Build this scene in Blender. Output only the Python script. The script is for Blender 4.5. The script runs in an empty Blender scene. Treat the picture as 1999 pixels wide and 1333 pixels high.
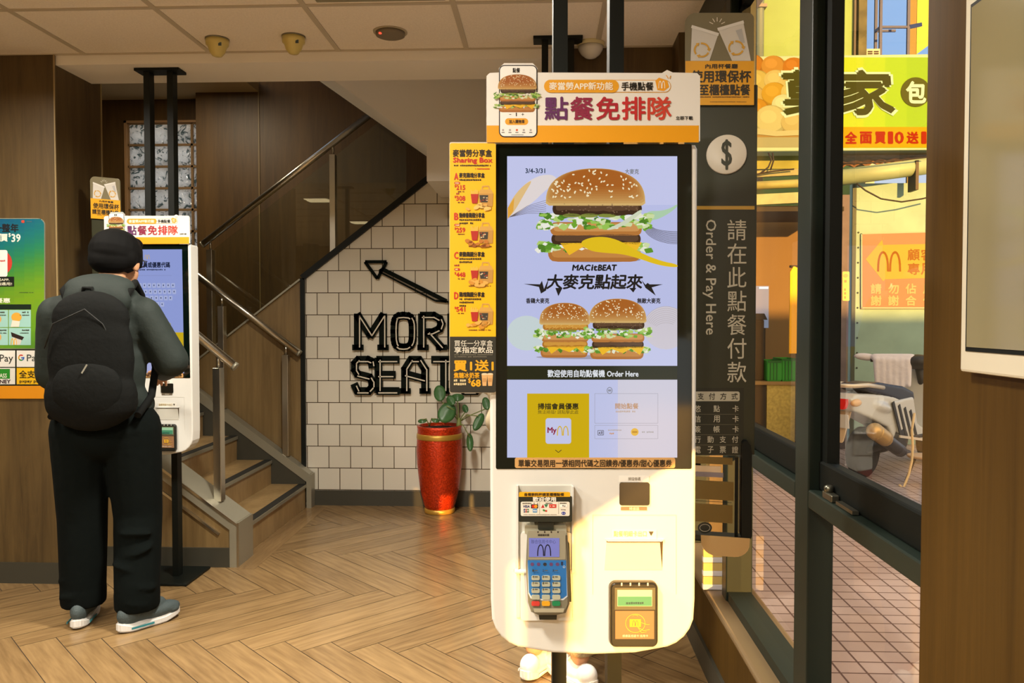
import bpy, bmesh, math, random
from mathutils import Vector, Matrix, Euler
from math import radians, sin, cos, pi

sc = bpy.context.scene
C = sc.collection
# ------------------------------------------------------------------ camera, world, sun, exposure
FPX, CAMH = 1565.0, 1.34
cam_d = bpy.data.cameras.new('camera'); cam = bpy.data.objects.new('camera', cam_d); C.objects.link(cam)
cam.location = (0, 0, CAMH); cam.rotation_euler = (radians(90 - 1.6), 0, radians(2.38))
cam_d.sensor_width = 36; cam_d.lens = 36 * FPX / 1999; cam_d.clip_start = .05; cam_d.clip_end = 300
sc.camera = cam
sc.view_settings.view_transform = 'Standard'; sc.view_settings.look = 'None'
sc.view_settings.gamma = 1; sc.view_settings.use_curve_mapping = False
sc.view_settings.exposure = 0.0
SUN_DIR = Vector((-.21, 1, -.135)).normalized()          # the way the light travels
sun_d = bpy.data.lights.new('sun', 'SUN'); sun = bpy.data.objects.new('sun', sun_d); C.objects.link(sun)
sun.rotation_euler = SUN_DIR.to_track_quat('-Z', 'Y').to_euler()
sun.location = (3, -8, 4)
sun_d.energy = 10.5; sun_d.color = (1, .52, .13); sun_d.angle = radians(.6)
w = bpy.data.worlds.new('sky'); sc.world = w; w.use_nodes = True
nt = w.node_tree; nt.nodes.clear()
wo = nt.nodes.new('ShaderNodeOutputWorld'); bg = nt.nodes.new('ShaderNodeBackground')
tc = nt.nodes.new('ShaderNodeTexCoord'); dt = nt.nodes.new('ShaderNodeVectorMath'); dt.operation = 'DOT_PRODUCT'
dt.inputs[1].default_value = (-SUN_DIR.x, -SUN_DIR.y, -SUN_DIR.z)
rp = nt.nodes.new('ShaderNodeValToRGB')                   # blue away from the sun, pale warm glow around it
rp.color_ramp.elements[0].position = .35; rp.color_ramp.elements[0].color = (.34, .56, .92, 1)
rp.color_ramp.elements[1].position = 1; rp.color_ramp.elements[1].color = (3.2, 2.3, 1.3, 1)
_e = rp.color_ramp.elements.new(.72); _e.color = (.9, .86, .82, 1)
ma = nt.nodes.new('ShaderNodeMath'); ma.operation = 'MULTIPLY_ADD'; ma.inputs[1].default_value = .5; ma.inputs[2].default_value = .5
nt.links.new(tc.outputs['Generated'], dt.inputs[0]); nt.links.new(dt.outputs['Value'], ma.inputs[0])
hz = nt.nodes.new('ShaderNodeSeparateXYZ'); hr = nt.nodes.new('ShaderNodeMapRange'); hr.inputs['From Min'].default_value = .05; hr.inputs['From Max'].default_value = .26
hm = nt.nodes.new('ShaderNodeMixRGB'); hm.inputs[1].default_value = (.98, .93, .84, 1)  # hazy bright horizon
nt.links.new(tc.outputs['Generated'], hz.inputs[0]); nt.links.new(hz.outputs['Z'], hr.inputs['Value']); nt.links.new(hr.outputs[0], hm.inputs[0]); nt.links.new(rp.outputs[0], hm.inputs[2])
nt.links.new(ma.outputs[0], rp.inputs[0]); nt.links.new(hm.outputs[0], bg.inputs[0]); nt.links.new(bg.outputs[0], wo.inputs[0])
bg.inputs[1].default_value = 1.0

# ------------------------------------------------------------------ photo measuring: pixel -> point on a real plane
_y, _p = radians(2.38), radians(1.6)
FW = Vector((-sin(_y) * cos(_p), cos(_y) * cos(_p), -sin(_p))); RT = Vector((cos(_y), sin(_y), 0)); UP = RT.cross(FW)
def ray(x, y): return FW + RT * ((x - 999.5) / FPX) - UP * ((y - 666.5) / FPX)
CO = Vector((0, 0, CAMH))
def PY(x, y, v): k = ray(x, y); return CO + k * (v / k.y)
def PX(x, y, v): k = ray(x, y); return CO + k * (v / k.x)
def PZ(x, y, v=0): k = ray(x, y); return CO + k * ((v - CAMH) / k.z)
class Frame:                                              # a vertical plane at local y = 0, turned about z
    def __init__(s, ox, oy, rot=0): s.o = Vector((ox, oy, 0)); s.rot = rot; s.m = Matrix.Rotation(-rot, 3, 'Z')
    def at(s, x, y, c=0):
        k = s.m @ ray(x, y); e = s.m @ (CO - s.o); q = e + k * ((c - e.y) / k.y); return q.x, q.z

# ------------------------------------------------------------------ materials
def lin(c): 
    def f(u): u /= 255.; return u / 12.92 if u <= .04045 else ((u + .055) / 1.055) ** 2.4
    return (f(c[0]), f(c[1]), f(c[2]), 1)
MC = {}
def M(name, c, rough=.5, metal=0, emit=0, spec=.5, bump=0, bscale=40, var=0, alpha=None, coat=0):
    if name in MC: return MC[name]
    m = bpy.data.materials.new(name); m.use_nodes = True; n = m.node_tree.nodes; l = m.node_tree.links; b = n['Principled BSDF']
    b.inputs['Base Color'].default_value = lin(c); b.inputs['Roughness'].default_value = rough; b.inputs['Metallic'].default_value = metal
    b.inputs['Specular IOR Level'].default_value = spec
    if coat: b.inputs['Coat Weight'].default_value = coat; b.inputs['Coat Roughness'].default_value = .08
    if emit: b.inputs['Base Color'].default_value = (0, 0, 0, 1); b.inputs['Emission Color'].default_value = lin(c); b.inputs['Emission Strength'].default_value = emit
    if bump or var:
        t = n.new('ShaderNodeTexCoord'); z = n.new('ShaderNodeTexNoise'); z.inputs['Scale'].default_value = bscale; z.inputs['Detail'].default_value = 4
        l.new(t.outputs['Object'], z.inputs['Vector'])
        if bump:
            bp = n.new('ShaderNodeBump'); bp.inputs['Strength'].default_value = bump; bp.inputs['Distance'].default_value = .01
            l.new(z.outputs['Fac'], bp.inputs['Height']); l.new(bp.outputs[0], b.inputs['Normal'])
        if var:
            r = n.new('ShaderNodeValToRGB'); a = lin(c)
            r.color_ramp.elements[0].position = .3; r.color_ramp.elements[0].color = tuple(v * (1 - var) for v in a[:3]) + (1,)
            r.color_ramp.elements[1].position = .7; r.color_ramp.elements[1].color = tuple(min(1, v * (1 + var)) for v in a[:3]) + (1,)
            l.new(z.outputs['Fac'], r.inputs[0]); l.new(r.outputs[0], b.inputs['Base Color'])
    MC[name] = m; return m
def wood(name, c1, c2, sx=14, sz=1.0, rough=.5, along='Z', coord='Object'):
    m = bpy.data.materials.new(name); m.use_nodes = True; n = m.node_tree.nodes; l = m.node_tree.links; b = n['Principled BSDF']
    t = n.new('ShaderNodeTexCoord'); mp = n.new('ShaderNodeMapping'); z = n.new('ShaderNodeTexNoise'); z2 = n.new('ShaderNodeTexNoise')
    mp.inputs['Scale'].default_value = (sx, sx, sz) if along == 'Z' else (sx, sz, sx)
    l.new(t.outputs[coord], mp.inputs['Vector']); l.new(mp.outputs[0], z.inputs['Vector']); l.new(mp.outputs[0], z2.inputs['Vector'])
    z.inputs['Scale'].default_value = 3; z.inputs['Detail'].default_value = 8; z.inputs['Roughness'].default_value = .65; z.inputs['Distortion'].default_value = .6
    z2.inputs['Scale'].default_value = .5; z2.inputs['Detail'].default_value = 2
    ad = n.new('ShaderNodeMath'); ad.operation = 'MULTIPLY_ADD'; ad.inputs[1].default_value = .55
    ml = n.new('ShaderNodeMath'); ml.operation = 'MULTIPLY'; ml.inputs[1].default_value = .5
    l.new(z2.outputs['Fac'], ml.inputs[0]); l.new(z.outputs['Fac'], ad.inputs[0]); l.new(ml.outputs[0], ad.inputs[2])
    r = n.new('ShaderNodeValToRGB'); r.color_ramp.elements[0].position = .35; r.color_ramp.elements[0].color = lin(c1)
    r.color_ramp.elements[1].position = .72; r.color_ramp.elements[1].color = lin(c2)
    l.new(ad.outputs[0], r.inputs[0]); l.new(r.outputs[0], b.inputs['Base Color']); b.inputs['Roughness'].default_value = rough
    bp = n.new('ShaderNodeBump'); bp.inputs['Strength'].default_value = .08; bp.inputs['Distance'].default_value = .004
    l.new(z.outputs['Fac'], bp.inputs['Height']); l.new(bp.outputs[0], b.inputs['Normal'])
    MC[name] = m; return m
def tiles(name, c1, c2, mortar, size, ms, offset, plane, rough=.3, shift=(0, 0)):
    m = bpy.data.materials.new(name); m.use_nodes = True; n = m.node_tree.nodes; l = m.node_tree.links; b = n['Principled BSDF']
    t = n.new('ShaderNodeTexCoord'); s = n.new('ShaderNodeSeparateXYZ'); cb = n.new('ShaderNodeCombineXYZ'); br = n.new('ShaderNodeTexBrick')
    l.new(t.outputs['Object'], s.inputs[0])
    for i, ax in enumerate(plane):
        a = n.new('ShaderNodeMath'); a.operation = 'ADD'; a.inputs[1].default_value = shift[i]; l.new(s.outputs[ax], a.inputs[0]); l.new(a.outputs[0], cb.inputs[i])
    l.new(cb.outputs[0], br.inputs['Vector'])
    br.offset = offset; br.inputs['Scale'].default_value = 1; br.inputs['Brick Width'].default_value = size; br.inputs['Row Height'].default_value = size
    br.inputs['Mortar Size'].default_value = ms; br.inputs['Mortar Smooth'].default_value = .1
    br.inputs['Color1'].default_value = lin(c1); br.inputs['Color2'].default_value = lin(c2); br.inputs['Mortar'].default_value = lin(mortar)
    l.new(br.outputs['Color'], b.inputs['Base Color']); b.inputs['Roughness'].default_value = rough
    bp = n.new('ShaderNodeBump'); bp.inputs['Strength'].default_value = .3; bp.inputs['Distance'].default_value = .003; bp.invert = True
    l.new(br.outputs['Fac'], bp.inputs['Height']); l.new(bp.outputs[0], b.inputs['Normal'])
    MC[name] = m; return m
def glass(name, tint=(1, 1, 1), refl=.04, rough=0):
    m = bpy.data.materials.new(name); m.use_nodes = True; n = m.node_tree.nodes; l = m.node_tree.links; n.remove(n['Principled BSDF'])
    tr = n.new('ShaderNodeBsdfTransparent'); tr.inputs[0].default_value = tint + (1,)
    gl = n.new('ShaderNodeBsdfGlossy'); gl.inputs['Roughness'].default_value = rough
    ge = n.new('ShaderNodeNewGeometry'); fr = n.new('ShaderNodeVectorMath'); fr.operation = 'DOT_PRODUCT'; mx = n.new('ShaderNodeMixShader')
    l.new(ge.outputs['Normal'], fr.inputs[0]); l.new(ge.outputs['Incoming'], fr.inputs[1])
    q = [n.new('ShaderNodeMath') for _ in range(4)]                # Schlick reflectance, the same on both faces of the pane
    q[0].operation = 'ABSOLUTE'; q[1].operation = 'SUBTRACT'; q[1].inputs[0].default_value = 1; q[2].operation = 'POWER'; q[2].inputs[1].default_value = 5
    q[3].operation = 'MULTIPLY_ADD'; q[3].inputs[1].default_value = .8; q[3].inputs[2].default_value = refl
    l.new(fr.outputs['Value'], q[0].inputs[0]); l.new(q[0].outputs[0], q[1].inputs[1]); l.new(q[1].outputs[0], q[2].inputs[0]); l.new(q[2].outputs[0], q[3].inputs[0])
    l.new(q[3].outputs[0], mx.inputs[0]); l.new(tr.outputs[0], mx.inputs[1]); l.new(gl.outputs[0], mx.inputs[2]); l.new(mx.outputs[0], n['Material Output'].inputs[0])
    MC[name] = m; return m

WOOD = wood('oak_laminate', (64, 49, 25), (104, 83, 47), 9, .7)
WOODR = wood('brown_laminate', (60, 42, 14), (88, 64, 25), 12, .5)
WOODR.node_tree.nodes['Principled BSDF'].inputs['Specular IOR Level'].default_value = .12
WOODD = wood('dark_laminate', (68, 48, 21), (102, 75, 37), 9, .7)
WOODN = wood('warm_laminate', (100, 79, 46), (138, 113, 71), 12, .6)
STEP = wood('step_wood', (138, 112, 72), (172, 144, 100), 10, 2, .4)
BASE = M('baseboard_grey', (58, 56, 46), .5)
CEIL = M('ceiling_tile', (234, 226, 212), .9, bump=.25, bscale=120, var=.05)
PLASTER = M('plaster_white', (238, 235, 228), .85)
TBAR = M('grid_metal', (188, 178, 158), .5)
BLACKM = M('black_steel', (12, 17, 14), .5, 0, spec=.25)
INK = M('letter_black', (12, 18, 14), .85, spec=.1)
FRAME = M('window_frame_steel', (26, 36, 30), .45, .0, spec=.3)
STEEL = M('brushed_steel', (196, 192, 180), .28, 1)
STEELD = M('steel_channel', (160, 156, 138), .4, .5)
WHITEP = M('kiosk_white', (226, 226, 220), .35, coat=.3)
WHITER = M('white_recess', (205, 203, 192), .45)
BGLASS = M('black_glass', (6, 16, 12), .06, 0, spec=.6)
PANE = glass('pane_glass')
GPANE = glass('rail_glass', (.93, .97, .93))
TILE = tiles('white_wall_tile', (214, 208, 194), (206, 200, 184), (70, 58, 40), .1575, .003, .5, (0, 2), .18, (.06, .047))
PAVE = tiles('pink_paving', (180, 163, 155), (170, 153, 145), (96, 72, 62), .102, .0045, 0, (0, 1), .7)

# ------------------------------------------------------------------ builders
class MB:
    def __init__(s): s.b = bmesh.new(); s.mi = 0
    def _f(s, fs):
        for f in fs: f.material_index = s.mi
    def box(s, x0, x1, y0, y1, z0, z1, bev=0, seg=2):
        r = bmesh.ops.create_cube(s.b, size=1); v = r['verts']
        bmesh.ops.scale(s.b, vec=(abs(x1 - x0), abs(y1 - y0), abs(z1 - z0)), verts=v)
        bmesh.ops.translate(s.b, vec=((x0 + x1) / 2, (y0 + y1) / 2, (z0 + z1) / 2), verts=v)
        s._f({f for q in v for f in q.link_faces})
        if bev:
            e = list({e for q in v for e in q.link_edges}); n0 = s.mi
            rr = bmesh.ops.bevel(s.b, geom=e, offset=bev, segments=seg, affect='EDGES', profile=.5); s._f(rr['faces'])
        return s
    def poly(s, pts): 
        f = s.b.faces.new([s.b.verts.new(p) for p in pts]); f.material_index = s.mi; return s
    def prism(s, pts, ext):                               # polygon in 3-D swept along ext
        ext = Vector(ext); a = [s.b.verts.new(p) for p in pts]; c = [s.b.verts.new(Vector(p) + ext) for p in pts]; n = len(a)
        fs = [s.b.faces.new(a), s.b.faces.new(c[::-1])] + [s.b.faces.new((a[i], c[i], c[(i + 1) % n], a[(i + 1) % n])) for i in range(n)]
        s._f(fs); bmesh.ops.recalc_face_normals(s.b, faces=fs); return s
    def tube(s, pts, r, seg=12, rr=None):
        pts = [Vector(p) for p in pts]; rings = []; prev = None
        for i, p in enumerate(pts):
            d = (pts[min(i + 1, len(pts) - 1)] - pts[max(i - 1, 0)]).normalized()
            u = d.orthogonal().normalized() if prev is None else (prev - d * prev.dot(d)).normalized(); prev = u
            q = d.cross(u); R = rr[i] if rr else r
            rings.append([s.b.verts.new(p + (u * cos(2 * pi * k / seg) + q * sin(2 * pi * k / seg)) * R) for k in range(seg)])
        fs = []
        for a, c in zip(rings, rings[1:]):
            for k in range(seg): f = s.b.faces.new((a[k], a[(k + 1) % seg], c[(k + 1) % seg], c[k])); f.smooth = True; fs.append(f)
        fs += [s.b.faces.new(rings[0][::-1]), s.b.faces.new(rings[-1])]
        s._f(fs); return s
    def bar(s, p0, p1, wx, wy, up=(0, 0, 1)):             # rectangular bar between two points
        p0, p1 = Vector(p0), Vector(p1); d = (p1 - p0).normalized(); u = Vector(up); u = (u - d * u.dot(d)).normalized(); q = d.cross(u)
        c = [q * (-wx / 2) + u * (-wy / 2), q * (wx / 2) + u * (-wy / 2), q * (wx / 2) + u * (wy / 2), q * (-wx / 2) + u * (wy / 2)]
        return s.prism([p0 + k for k in c], p1 - p0)
    def lathe(s, prof, c=(0, 0, 0), seg=40, axis='Z'):
        c = Vector(c); rings = []
        for r, z in prof:
            ring = []
            for k in range(seg):
                a = 2 * pi * k / seg
                v = {'Z': (r * cos(a), r * sin(a), z), 'Y': (r * cos(a), z, r * sin(a)), 'X': (z, r * cos(a), r * sin(a))}[axis]
                ring.append(s.b.verts.new(c + Vector(v)))
            rings.append(ring)
        fs = []
        for a, d in zip(rings, rings[1:]):
            for k in range(seg): f = s.b.faces.new((a[k], a[(k + 1) % seg], d[(k + 1) % seg], d[k])); f.smooth = True; fs.append(f)
        fs += [s.b.faces.new(rings[0][::-1]), s.b.faces.new(rings[-1])]
        s._f(fs); bmesh.ops.recalc_face_normals(s.b, faces=fs); return s
    def ell(s, c, r, rot=(0, 0, 0), seg=20):
        mt = Matrix.Translation(c) @ Euler(rot).to_matrix().to_4x4() @ Matrix.Diagonal((r[0], r[1], r[2], 1))
        q = bmesh.ops.create_uvsphere(s.b, u_segments=seg, v_segments=max(8, seg // 2), radius=1, matrix=mt)
        fs = {f for v in q['verts'] for f in v.link_faces}
        for f in fs: f.smooth = True
        s._f(fs); return s
    def cap(s, p0, r0, p1, r1, seg=14):
        p0, p1 = Vector(p0), Vector(p1); n = 6
        s.tube([p0.lerp(p1, i / n) for i in range(n + 1)], 0, seg, [r0 + (r1 - r0) * i / n for i in range(n + 1)])
        s.ell(p0, (r0,) * 3, seg=seg); s.ell(p1, (r1,) * 3, seg=seg); return s
    def build(s, name, mats, parent=None, loc=(0, 0, 0), remesh=0, smooth=6, sub=0):
        me = bpy.data.meshes.new(name); s.b.to_mesh(me); s.b.free()
        o = bpy.data.objects.new(name, me); C.objects.link(o); o.location = loc
        for m in (mats if isinstance(mats, (list, tuple)) else [mats]): me.materials.append(m)
        if remesh or sub:
            if remesh:
                r = o.modifiers.new('r', 'REMESH'); r.mode = 'VOXEL'; r.voxel_size = remesh; r.use_smooth_shade = True
                if smooth: q = o.modifiers.new('s', 'SMOOTH'); q.iterations = smooth; q.factor = .5
            if sub: q = o.modifiers.new('u', 'SUBSURF'); q.levels = q.render_levels = sub
            dg = bpy.context.evaluated_depsgraph_get(); nm = bpy.data.meshes.new_from_object(o.evaluated_get(dg))
            o.modifiers.clear(); o.data = nm; bpy.data.meshes.remove(me); nm.name = name
            for p in nm.polygons: p.use_smooth = True
        if parent: o.parent = parent
        return o
def tag(o, label, cat, group=None, kind=None):
    if kind: o['kind'] = kind
    if label: o['label'] = label
    if cat: o['category'] = cat
    if group: o['group'] = group
    return o
def thing(name, label, cat, loc=(0, 0, 0), rot=0, group=None):
    o = bpy.data.objects.new(name, None); C.objects.link(o); o.location = loc; o.rotation_euler = (0, 0, rot); o.empty_display_size = .05
    return tag(o, label, cat, group)
def struct(o, label=None): o['kind'] = 'structure'; return o
def dup(o, parent=None):
    c = o.copy(); C.objects.link(c)
    if parent: c.parent = parent
    for ch in list(o.children): dup(ch, c)
    return c

# ------------------------------------------------------------------ printed and displayed pictures: flat shapes on a sign's or screen's face
TXT = {}
def text_mesh(body):
    if body not in TXT:
        cu = bpy.data.curves.new('t', 'FONT'); cu.body = body; cu.resolution_u = 2; o = bpy.data.objects.new('t', cu); C.objects.link(o)
        me = bpy.data.meshes.new_from_object(o.evaluated_get(bpy.context.evaluated_depsgraph_get()))
        vs = [(v.co.x, v.co.y) for v in me.vertices]; fs = [tuple(p.vertices) for p in me.polygons]
        bpy.data.objects.remove(o); bpy.data.curves.remove(cu); bpy.data.meshes.remove(me)
        xs = [v[0] for v in vs]; ys = [v[1] for v in vs]; TXT[body] = (vs, fs, min(xs), max(xs), min(ys), max(ys))
    return TXT[body]
class Art:
    def __init__(s, frame, y0=0, emit=0, eps=.0005, gloss=.4): s.F = frame; s.y0 = y0; s.emit = emit; s.eps = eps; s.V = []; s.P = []; s.m = []; s.mi = {}; s.gloss = gloss; s.clip = None
    def col(s, c):
        if c not in s.mi:
            s.mi[c] = len(s.m); nm = ('display_' if s.emit else 'print_') + '%d_%d_%d' % c + ('_%d' % (s.emit * 100) if s.emit else '_matt' if s.gloss > .8 else '')
            s.m.append(M(nm, c, .12 if s.emit else s.gloss, 0, s.emit, spec=.06 if s.gloss > .8 else .5))
        return s.mi[c]
    def _pt(s, x, y, lay):
        if s.clip: x = min(max(x, s.clip[0]), s.clip[2]); y = min(max(y, s.clip[1]), s.clip[3])
        q = s.F.at(x, y, s.y0); return (q[0], s.y0 - .0004 - lay * s.eps, q[1])
    def poly(s, pts, c, lay=0):
        i = len(s.V); s.V += [s._pt(x, y, lay) for x, y in pts]; s.P.append((tuple(range(i, i + len(pts))), s.col(c))); return s
    def rect(s, x0, y0, x1, y1, c, lay=0): return s.poly([(x0, y1), (x1, y1), (x1, y0), (x0, y0)], c, lay)
    def rrect(s, x0, y0, x1, y1, r, c, lay=0): return s.poly(rr_pts(x0, y0, x1, y1, r), c, lay)
    def ell(s, cx, cy, rx, ry, c, lay=0, a=0, n=24):
        ca, sa = cos(a), sin(a); return s.poly([(cx + rx * cos(t) * ca - ry * sin(t) * sa, cy + rx * cos(t) * sa + ry * sin(t) * ca) for t in [-2 * pi * k / n for k in range(n)]], c, lay)
    def line(s, pts, wd, c, lay=0):
        for (x0, y0), (x1, y1) in zip(pts, pts[1:]):
            L = math.hypot(x1 - x0, y1 - y0) or 1; nx, ny = -(y1 - y0) / L * wd / 2, (x1 - x0) / L * wd / 2
            s.poly([(x0 + nx, y0 + ny), (x1 + nx, y1 + ny), (x1 - nx, y1 - ny), (x0 - nx, y0 - ny)], c, lay)
        return s
    def arc(s, cx, cy, rx, ry, a0, a1, wd, c, lay=0, n=14):
        return s.line([(cx + rx * cos(a0 + (a1 - a0) * k / n), cy + ry * sin(a0 + (a1 - a0) * k / n)) for k in range(n + 1)], wd, c, lay)
    def text(s, body, x0, y0, x1, y1, c, lay=1, bold=0, rot=0, slant=0):
        vs, fs, a, b, d, e = text_mesh(body); mi = s.col(c)
        for kk, (sx, sy) in enumerate([(0, 0)] if not bold else [(-bold, 0), (bold, 0), (0, bold), (0, -bold)]):
            i = len(s.V)
            for u, v in vs:
                p, q = (u - a) / (b - a), (v - d) / (e - d)
                if rot: x, y = x0 + q * (x1 - x0), y0 + p * (y1 - y0)
                else: x, y = x0 + p * (x1 - x0) + slant * (q - .5) * (y1 - y0), y1 - q * (y1 - y0)
                s.V.append(s._pt(x + sx, y + sy, lay + kk * .16))
            s.P += [(tuple(i + k for k in f), mi) for f in fs]
        return s
    def fine(s, x0, y0, x1, y1, c, lay=1, seed=1):         # print too small to read
        R = random.Random(seed + int(x0 * 7 + y0)); x = x0; h = y1 - y0
        while x < x1 - h * .5:
            wd = h * R.uniform(.6, .95)
            if R.random() > .08: s.rect(x, y0 + R.uniform(0, .2) * h, min(x + wd * .85, x1), y1 - R.uniform(0, .2) * h, c, lay)
            x += wd * 1.08
        return s
    def arches(s, x0, y0, x1, y1, c, lay=1, t=.2):
        W = x1 - x0; H = y1 - y0; n = 12
        for o in (0, 1):
            a = x0 + W * (.5 if o else 0); b = a + W * .5
            if o == 0: b += W * t * .0
            out, inn = [], []
            for k in range(n + 1):
                th = pi * k / n
                cx = (a + b) / 2; r = (b - a) / 2
                yy = max(0, sin(th)) ** .75
                out.append((cx - r * cos(th) * 1.0, y1 - H * yy)); inn.append((cx - r * (1 - t * 1.35) * cos(th), y1 - (H * (1 - t * .45)) * yy))
            for k in range(n): s.poly([out[k], out[k + 1], inn[k + 1], inn[k]], c, lay)
        return s
    def build(s, name, parent):
        me = bpy.data.meshes.new(name); me.from_pydata(s.V, [], [p for p, _ in s.P]); 
        for m in s.m: me.materials.append(m)
        for p, (_, mi) in zip(me.polygons, s.P): p.material_index = mi
        o = bpy.data.objects.new(name, me); C.objects.link(o); o.parent = parent; return o
def rr_pts(x0, y0, x1, y1, r, n=6):
    if not isinstance(r, (list, tuple)): r = [r] * 4       # tl, tr, br, bl
    o = []
    for (cx, cy, a, R) in ((x0 + r[0], y0 + r[0], 180, r[0]), (x1 - r[1], y0 + r[1], 270, r[1]), (x1 - r[2], y1 - r[2], 0, r[2]), (x0 + r[3], y1 - r[3], 90, r[3])):
        for k in range(n + 1): t = radians(a + 90 * k / n); o.append((cx + R * cos(t), cy + R * sin(t)))
    return o[::-1]
def burger(A, x0, y0, x1, y1, kind='beef', lay=2, seed=3, dim=1.0):
    R = random.Random(seed); W = x1 - x0; H = y1 - y0; X = lambda u: x0 + u * W; Y = lambda v: y0 + v * H
    D = lambda c: tuple(int(k * dim) for k in c)
    def slab(v0, v1, u0, u1, c, l, wob=.0, rad=.3):
        h = (v1 - v0) * H / 2; cy = Y((v0 + v1) / 2); a, b = X(u0), X(u1); rx = h * 1.1; p = []
        for sg, cx in ((1, b - rx), (-1, a + rx)):
            for k in range(9): t = -pi / 2 + pi * k / 8; p.append((cx + sg * rx * max(0, cos(t)) ** .6, cy + sg * h * sin(t)))
            if wob:
                for k in range(1, 12): f = k / 12; xx = (b - rx) + ((a + rx) - (b - rx)) * f if sg > 0 else (a + rx) + ((b - rx) - (a + rx)) * f; p.append((xx, cy + sg * h + R.uniform(-wob, wob) * H * 1.5))
        A.poly(p[::-1], D(c), l)
    pat = [(62, 42, 28), (92, 66, 46)] if kind == 'beef' else [(176, 116, 40), (208, 150, 62)]
    def lettuce(v0, v1, u0, u1, l, n=26):
        n = int(n * 2.4)
        for k in range(n):
            edge = R.random() < .3; u = (R.choice((u0 + .06, u1 - .06)) + R.uniform(-.06, .05)) if edge else u0 + (u1 - u0) * (k + R.random()) / n; v = R.uniform(v0, v1)
            c = R.choice([(110, 165, 50), (150, 195, 85), (78, 128, 38), (92, 146, 44), (205, 220, 165), (228, 230, 205), (175, 205, 110), (236, 236, 222)])
            rx, ry, ph = R.uniform(.018, .05), R.uniform(.014, .034), R.random() * 6; q = []
            for j in range(12):
                t = -2 * pi * j / 12; w_ = 1 + .17 * sin(4 * t + ph); q.append((X(u + rx * w_ * cos(t)), Y(v + ry * w_ * sin(t))))
            A.poly(q, D(c), l + 1.8 * k / n)
    slab(.80, 1.0, .09, .92, (176, 112, 52), lay, rad=.35); slab(.83, .955, .12, .90, (196, 134, 68), lay + 1)
    lettuce(.80, .88, .0, 1.0, lay + 2, 30)
    A.poly([(X(.2), Y(.80)), (X(.28), Y(.93)), (X(.42), Y(.83)), (X(.6), Y(.90)), (X(.72), Y(.82)), (X(.86), Y(.93)), (X(.93), Y(.79))], D((240, 186, 40)), lay + 4)
    slab(.70, .815, .12, .92, pat[0], lay + 4, .008); slab(.715, .78, .15, .9, pat[1], lay + 5, .008)
    slab(.575, .72, .11, .93, (182, 118, 56), lay + 5); slab(.59, .675, .14, .91, (206, 148, 84), lay + 6)
    lettuce(.49, .64, .0, 1.02, lay + 6, 46)
    for k in range(3): A.ell(X(.3 + .16 * k), Y(.505), W * .08, H * .022, D((128, 138, 60)), lay + 8)
    slab(.365, .50, .13, .93, pat[0], lay + 8, .008); slab(.385, .455, .16, .9, pat[1], lay + 9, .008)
    for k in range(int(40)): A.ell(X(R.uniform(.16, .9)), Y(R.uniform(.38, .48)), W * .008, H * .007, D((120, 92, 70)) if kind == 'beef' else D((226, 176, 90)), lay + 10, 0, 6)
    def dome(u0, u1, v0, v1, c, l):
        n = 26; p = [(X((u0 + u1) / 2 - (u1 - u0) / 2 * math.copysign(abs(cos(pi * k / n)) ** .92, cos(pi * k / n))), Y(v1 - (v1 - v0) * max(0, sin(pi * k / n)) ** .78)) for k in range(n + 1)]
        p += [(X(u1 - .03), Y(v1 + .025)), (X(u0 + .03), Y(v1 + .025))]; A.poly(p[::-1], D(c), l)
    for k in range(9):
        f = k / 8; c0, c1 = (212, 176, 110), (168, 96, 36); dome(.07 + .16 * f ** 1.5, .96 - .15 * f ** 1.5, .012 * f, .375 - .2 * f, tuple(int(a_ + (b_ - a_) * f ** .7) for a_, b_ in zip(c0, c1)), lay + 10 + .4 * k)
    for k in range(75):
        u = R.uniform(.12, .92); t = max(0, 1 - ((u - .515) / .43) ** 2) ** .5; v = .37 - .365 * t ** .8 * R.uniform(.18, .97)
        A.ell(X(u), Y(v), W * .012, H * .0085, D((244, 230, 190)), lay + 14, R.uniform(-1.5, 1.5), 8)
# ================================================================== THE SETTING
XR, YL, YB, YT = .613, 3.935, 3.95, 5.69                   # right wall, poster wall, back wall, tiled wall
ZC, ZS = 2.66, 2.61
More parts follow.
